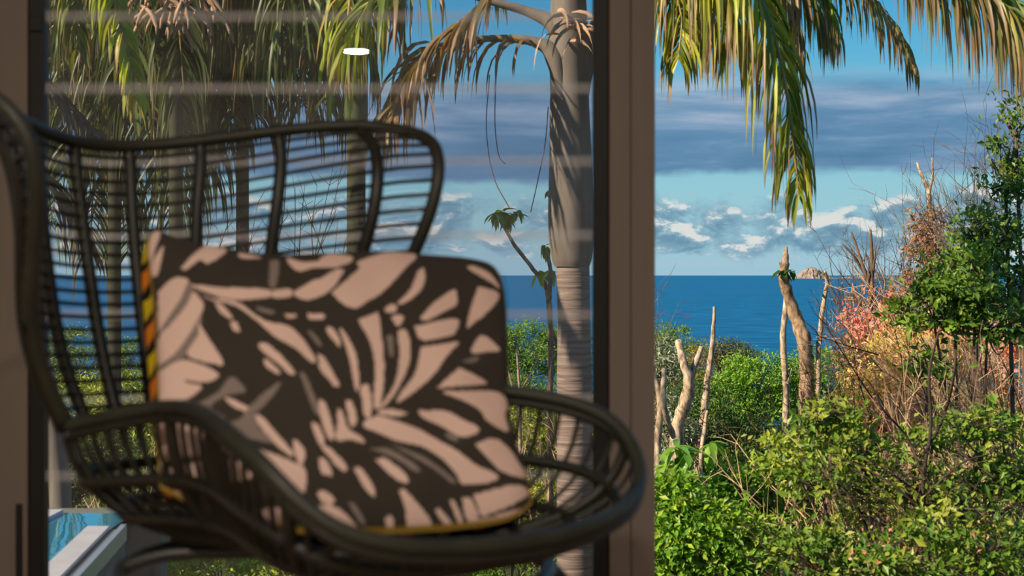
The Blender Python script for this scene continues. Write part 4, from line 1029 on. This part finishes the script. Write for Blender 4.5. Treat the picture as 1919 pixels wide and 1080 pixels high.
S('small_tree', 'leafy green tree at the right edge rising to the palm fronds', 'tree', 10, [(1885, 310, 32, 75), (1905, 235, 22, 45), (1850, 450, 60, 50), (1800, 520, 55, 35), (1890, 540, 50, 50)], [(.14, .24, .03), (.09, .17, .025), (.26, .34, .05)], 125, 26, .052, width=.5, seed=22, rc=.15, stem=.028)
S('small_tree', 'leafy dark tree standing in front of the pink shrub at right', 'tree', 8.5, [(1750, 585, 75, 36), (1850, 610, 80, 40), (1790, 545, 70, 26), (1740, 690, 50, 14), (1830, 500, 40, 26)], [(.13,.24,.03),(.19,.32,.03),(.09,.17,.02)], 105, 26, .050, width=.5, seed=23, rc=.12, base=1790, stem=.020)
S('small_tree', 'slender foreground tree with tiered green leaves, lower right', 'tree', 7.2, [(1750, 815, 60, 24), (1620, 850, 80, 28), (1560, 790, 60, 24), (1850, 800, 70, 24), (1720, 915, 120, 28), (1870, 910, 60, 34), (1540, 900, 80, 34)], FG, 120, 24, .046, width=.5, seed=24, rc=.11, base=1735, stem=.018)
S('shrub', 'low green shrub at the lower right corner', 'shrub', 6.6, [(1850, 1030, 100, 50), (1680, 1050, 110, 50), (1530, 1050, 80, 60), (1780, 980, 100, 40)], FG, 105, 24, .042, width=.5, seed=25, rc=.11, stem=.012,
  flower=([(1700, 1000, 120, 30), (1850, 960, 60, 40)], 3, .022, PINKF))
S('bush', 'glossy bright green bush at the foot of the door post', 'bush', 7.6, [(1300, 1010, 75, 75), (1390, 1040, 70, 70), (1250, 950, 45, 60), (1260, 1060, 60, 50)], PAL['bright'], 230, 34, .048, width=.45, seed=26, rc=.11, stem=.018)
S('bush', 'yellow green bush between the glossy bush and the tiered tree', 'bush', 9.5, [(1420, 910, 80, 45), (1370, 950, 60, 50), (1470, 970, 70, 60), (1500, 870, 60, 40)], PAL['bright'], 190, 36, .050, width=.4, seed=27, rc=.14, stem=.02)
S('bush', 'rusty green bush behind the foreground tree at far right', 'bush', 11, [(1700, 970, 150, 80), (1850, 900, 120, 120), (1560, 990, 100, 80)], [(.34, .38, .06), (.20, .28, .04), (.56, .36, .15)], 330, 36, .052, seed=28, rc=.17, stem=.02, twig='tan')

# bare twiggy growth
def twiggy(name, label, cat, d, fans, m='tan', seed=1, n=90, rad=.006, kid=4):
    r = np.random.default_rng(seed); bx = P(fans[0][0], 0, d)[0]; gz = float(ground_z(d))
    root = empty(name, (bx, d, gz)); tag(root, label, cat); loc = np.array(root.location); tb = TB()
    for (px, py, ang, sp, L) in fans:
        b0 = P(px, py, d)
        tb.tube(crv([np.array([bx, d, gz]), (b0 + [bx, d, gz]) / 2 + r.normal(0, .05, 3), b0], 3) - loc, rad * 2.4, 4, cap=False)
        for i in range(n // len(fans)):
            b = b0 + r.normal(0, .16, 3) * [1, 1, 1.3]
            a = math.radians(ang + r.normal(0, sp)); l = L * d / F * r.uniform(.4, 1.1)
            dv = np.array([math.sin(a), r.normal(0, .35), math.cos(a)]); e = b + dv * l
            md = (b + e) / 2 + r.normal(0, .035, 3) * l
            c = crv([b, md, e], 4); tb.tube(c - loc, [rad, rad * .7, rad * .3], 3, cap=False)
            for q in range(kid):
                s_ = c[r.integers(2, len(c))]; a2 = a + r.normal(0, .6); l2 = l * r.uniform(.15, .4)
                e2 = s_ + np.array([math.sin(a2), r.normal(0, .4), math.cos(a2)]) * l2
                tb.tube(np.array([s_, (s_ + e2) / 2 + r.normal(0, .06, 3) * l2, e2]) - loc, [rad * .5, rad * .4, rad * .2], 3, cap=False)
    o = tb.build('twigs', M[m], root, smooth=False); o['kind'] = 'stuff'
twiggy('bare_shrub', 'bare tan brush spreading left below the pink flowers', 'shrub', 14.5, [(1660, 760, -35, 22, 150), (1700, 800, -15, 25, 190), (1740, 720, -5, 25, 170)], 'tan', 41, 210, .0055)
twiggy('bare_shrub', 'bare tan brush in the centre of the right hand thicket', 'shrub', 12.0, [(1800, 780, -10, 30, 200), (1860, 760, 0, 30, 220), (1740, 860, -25, 30, 170), (1880, 900, -10, 35, 160)], 'tan', 42, 230, .005)
twiggy('bare_shrub', 'thin dark twigs against the sky left of the right edge tree', 'shrub', 13.0, [(1830, 470, -12, 25, 190), (1790, 500, -25, 25, 150), (1880, 420, -5, 25, 170)], 'twig', 43, 130, .004)
twiggy('bare_shrub', 'fine bare twigs on the skyline above the pink shrub', 'shrub', 16.5, [(1640, 560, -15, 20, 120), (1690, 560, 5, 22, 130), (1590, 610, -20, 18, 90)], 'twig', 44, 120, .005)
twiggy('bare_shrub', 'small bare twigs beside the door post above the olive bush', 'shrub', 18.0, [(1215, 660, 30, 18, 95)], 'twig', 45, 14, .006)
twiggy('bare_shrub', 'pale bare stems behind the seat, right of the cushion', 'shrub', 13.0, [(1030, 900, -5, 20, 150), (965, 830, 5, 20, 110), (1090, 930, 0, 20, 160)], 'tan', 46, 40, .006)
twiggy('bare_shrub', 'dark bare branches behind the middle of the chair back', 'shrub', 11.0, [(500, 560, -12, 16, 190), (560, 540, 3, 14, 190), (390, 560, 8, 16, 170), (620, 560, 5, 14, 160)], 'twig', 47, 30, .006)
twiggy('bare_shrub', 'pale grass-like stems among the bush behind the left arm', 'shrub', 10.0, [(160, 1000, 0, 14, 190), (260, 1000, 5, 14, 180)], 'tan', 48, 26, .004)

twiggy('bare_shrub', 'brown arching twigs between the foreground leaves, lower right', 'shrub', 7.8, [(1560, 1040, -15, 30, 200), (1680, 1000, 5, 32, 220), (1800, 1040, -10, 30, 230), (1900, 980, -25, 25, 230)], 'tan', 49, 170, .0035)
twiggy('bare_shrub', 'thin twigs above the yellow green bush beside the tiered tree', 'shrub', 9.2, [(1450, 900, -30, 25, 150), (1560, 860, -20, 25, 170)], 'twig', 50, 60, .004)
twiggy('bare_shrub', 'dark slanting twigs sweeping up to the left, lower right', 'shrub', 7.0, [(1760, 1000, -52, 12, 230), (1880, 960, -55, 12, 250), (1680, 1060, -48, 14, 220), (1900, 1060, -50, 12, 230), (1560, 1060, -40, 16, 170)], 'stemdark', 51, 85, .0045, kid=5)
twiggy('bare_shrub', 'dark twigs rising through the rust shrub at right', 'shrub', 9.0, [(1760, 800, -30, 18, 210), (1860, 800, -20, 22, 210), (1640, 820, -40, 18, 190)], 'stemdark', 52, 34, .005, kid=5)
S('shrub', 'loose yellow green sprays of leaves at the far lower right', 'shrub', 7.6, [(1880, 860, 50, 60), (1800, 960, 60, 40), (1640, 960, 70, 40), (1470, 860, 60, 40), (1580, 840, 60, 30)], [(.34, .42, .05), (.22, .34, .04), (.44, .46, .06)], 85, 22, .044, width=.5, seed=53, rc=.11, stem=.010, twig='stemdark')
# bare trunks and poles
trunk('dead_tree', 'forked pale dead tree between the door post and the leaning pole', 'tree', 16, [
    [(1268, 830, 26), (1285, 760, 26), (1292, 715, 20), (1282, 680, 16), (1272, 640, 14)], [(1292, 720, 18), (1300, 690, 13), (1316, 650, 9)]], 'bark')
trunk('dead_tree', 'leaning slender dead pole with tapered top against the sea', 'tree', 17, [
    [(1308, 870, 17), (1318, 790, 15), (1328, 700, 12), (1336, 640, 9), (1339, 575, 5)]], 'bark')
trunk('dead_tree', 'thin dead pole crossing the foot of the leaning pole', 'tree', 16.5, [[(1314, 880, 8), (1322, 800, 9), (1326, 770, 5)]], 'bark')
trunk('dead_tree', 'crooked pale dead stem close beside the door post', 'tree', 12, [
    [(1235, 1000, 14), (1232, 860, 14), (1238, 760, 13), (1226, 700, 9)], [(1262, 820, 12), (1245, 760, 12), (1244, 690, 8)]], 'bark')
trunk('bent_tree', 'bent brown trunk with broken jagged top against the sea', 'tree', 17, [
    [(1512, 760, 30), (1512, 690, 30), (1508, 645, 28), (1494, 600, 25), (1478, 555, 21), (1468, 520, 20), (1472, 490, 14), (1474, 463, 5)],
    [(1468, 505, 8), (1461, 492, 3)]], 'bark2')
trunk('dead_tree', 'thin upright dead stem just left of the bent trunk', 'tree', 17.5, [
    [(1474, 780, 13), (1472, 700, 12), (1468, 630, 12), (1474, 570, 11), (1474, 530, 9)], [(1476, 720, 6), (1484, 690, 4)]], 'bark')
trunk('dead_tree', 'thin leaning dead stem between the bent trunk and pink shrub', 'tree', 17, [
    [(1534, 690, 9), (1536, 640, 10), (1542, 580, 9), (1550, 530, 8), (1546, 507, 3)], [(1547, 545, 5), (1556, 520, 2)]], 'bark')
trunk('dead_tree', 'dead tree with three upright black prongs on the skyline', 'tree', 16, [
    [(1632, 600, 9), (1630, 540, 8), (1618, 500, 6), (1596, 435, 4)], [(1622, 515, 6), (1600, 480, 5), (1579, 458, 3)],
    [(1634, 540, 8), (1634, 490, 8), (1632, 430, 4)], [(1634, 510, 5), (1624, 475, 3)], [(1636, 520, 5), (1642, 460, 3)]], 'twig')
trunk('dead_tree', 'forked grey dead top rising out of the brown sapling', 'tree', 15, [
    [(1745, 500, 12), (1742, 400, 10), (1741, 360, 9), (1730, 335, 7), (1719, 305, 4)], [(1741, 362, 7), (1748, 330, 5), (1747, 296, 3)], [(1744, 350, 4), (1752, 328, 3)]], 'bark')
trunk('live_sapling', 'dark stem of a slim sapling in the lower right foreground', 'tree', 6.9, [
    [(1738, 1080, 14), (1731, 960, 10), (1733, 880, 8), (1745, 800, 7), (1742, 700, 6), (1760, 620, 4)],
    [(1734, 900, 6), (1700, 820, 5), (1650, 760, 3), (1640, 700, 2)], [(1733, 850, 6), (1770, 780, 5), (1790, 690, 4), (1786, 640, 2)],
    [(1732, 960, 5), (1660, 900, 4), (1560, 850, 2)], [(1735, 930, 5), (1800, 870, 4), (1860, 850, 2)]], 'stemdark')
trunk('live_sapling', 'dark leaning stem crossing the thicket at the right edge', 'tree', 7.4, [
    [(1990, 1080, 16), (1960, 980, 12), (1890, 900, 10), (1800, 850, 7), (1740, 830, 4)], [(1900, 905, 6), (1880, 830, 5), (1890, 740, 3)]], 'stemdark')
trunk('live_sapling', 'thin dark twin stems low between the bushes at the bottom', 'tree', 7.0, [
    [(1636, 1080, 9), (1630, 1010, 7), (1600, 940, 5), (1540, 880, 3)], [(1634, 1020, 5), (1650, 950, 4), (1690, 890, 2)]], 'stemdark')
# leafy tufts
def tufted(label, d, paths, tufts, m='bark2', name='leafy_tree'):
    root = trunk(name, label, 'tree', d, paths, m)
    for i, (px, py, n, L, tint, el) in enumerate(tufts):
        rosette(root, P(px, py, d), n, L, L * .36, tint, int(px) + i, el, .45)
    return root
tufted('slender forked tree with leaf tufts, left of the palm trunk', 14, [
    [(1034, 1000, 11), (1031, 800, 10), (1032, 640, 12), (1026, 545, 9), (1000, 505, 8), (965, 460, 7), (945, 425, 6)],
    [(1030, 560, 9), (1032, 510, 8), (1026, 470, 7)], [(1036, 620, 7), (1046, 650, 6)]],
    [(940, 398, 12, .17, (.26, .38, .05), (-.9, .5)), (962, 400, 9, .16, (.24, .36, .05), (-.9, .5)), (974, 396, 5, .12, (.20, .34, .05), (-.8, .6)), (928, 402, 8, .15, (.44, .52, .06), (-1.1, .2)), (952, 412, 7, .15, (.20, .30, .05), (-1.5, -.5)), (1022, 462, 9, .12, (.34, .42, .05), (-1.2, .3)), (1014, 508, 9, .17, (.50, .58, .06), (-1.5, -.5)), (1034, 508, 6, .15, (.34, .46, .05), (-1.4, -.2)), (1030, 357, 6, .11, (.20, .32, .05), (-1.0, .3))])
t = trunk('thin_tree', 'pale thin stem in front of the bright bush, right of the cushion', 'tree', 14, [[(975, 800, 7), (972, 700, 5), (966, 630, 4)], [(972, 760, 8), (960, 720, 5), (952, 690, 3)]], 'bark')
tuft = empty('leaf_tuft', tuple(P(1470, 512, 16.9))); tag(tuft, 'green leaf tuft growing on the bent trunk at the horizon', 'leaves')
rosette(tuft, P(1466, 510, 16.9), 7, .16, .07, (.07, .14, .03), 71, (-.7, .4)); rosette(tuft, P(1482, 508, 16.9), 6, .16, .07, (.09, .17, .03), 72, (-.7, .3))
# big leaved plant by the post
bl = empty('broad_leaf_plant', (P(1275, 0, 9.0)[0], 9.0, float(ground_z(9.0)))); tag(bl, 'broad leaved bright green plant under the forked dead tree', 'plant')
TB().tube(np.array([P(1275, 1150, 9), P(1272, 950, 9), P(1270, 860, 9)]) - np.array(bl.location), .02, 6).build('stem', M['palmgreen'], bl)
for i, (px, py) in enumerate([(1268, 840), (1285, 850), (1250, 870), (1300, 900), (1270, 900), (1240, 920), (1335, 830)]):
    rosette(bl, P(px, py, 9.0), 9, .15, .055, [(.22, .44, .05), (.14, .32, .04), (.30, .50, .08)][i % 3], 80 + i, (-1.0, .8), .6)
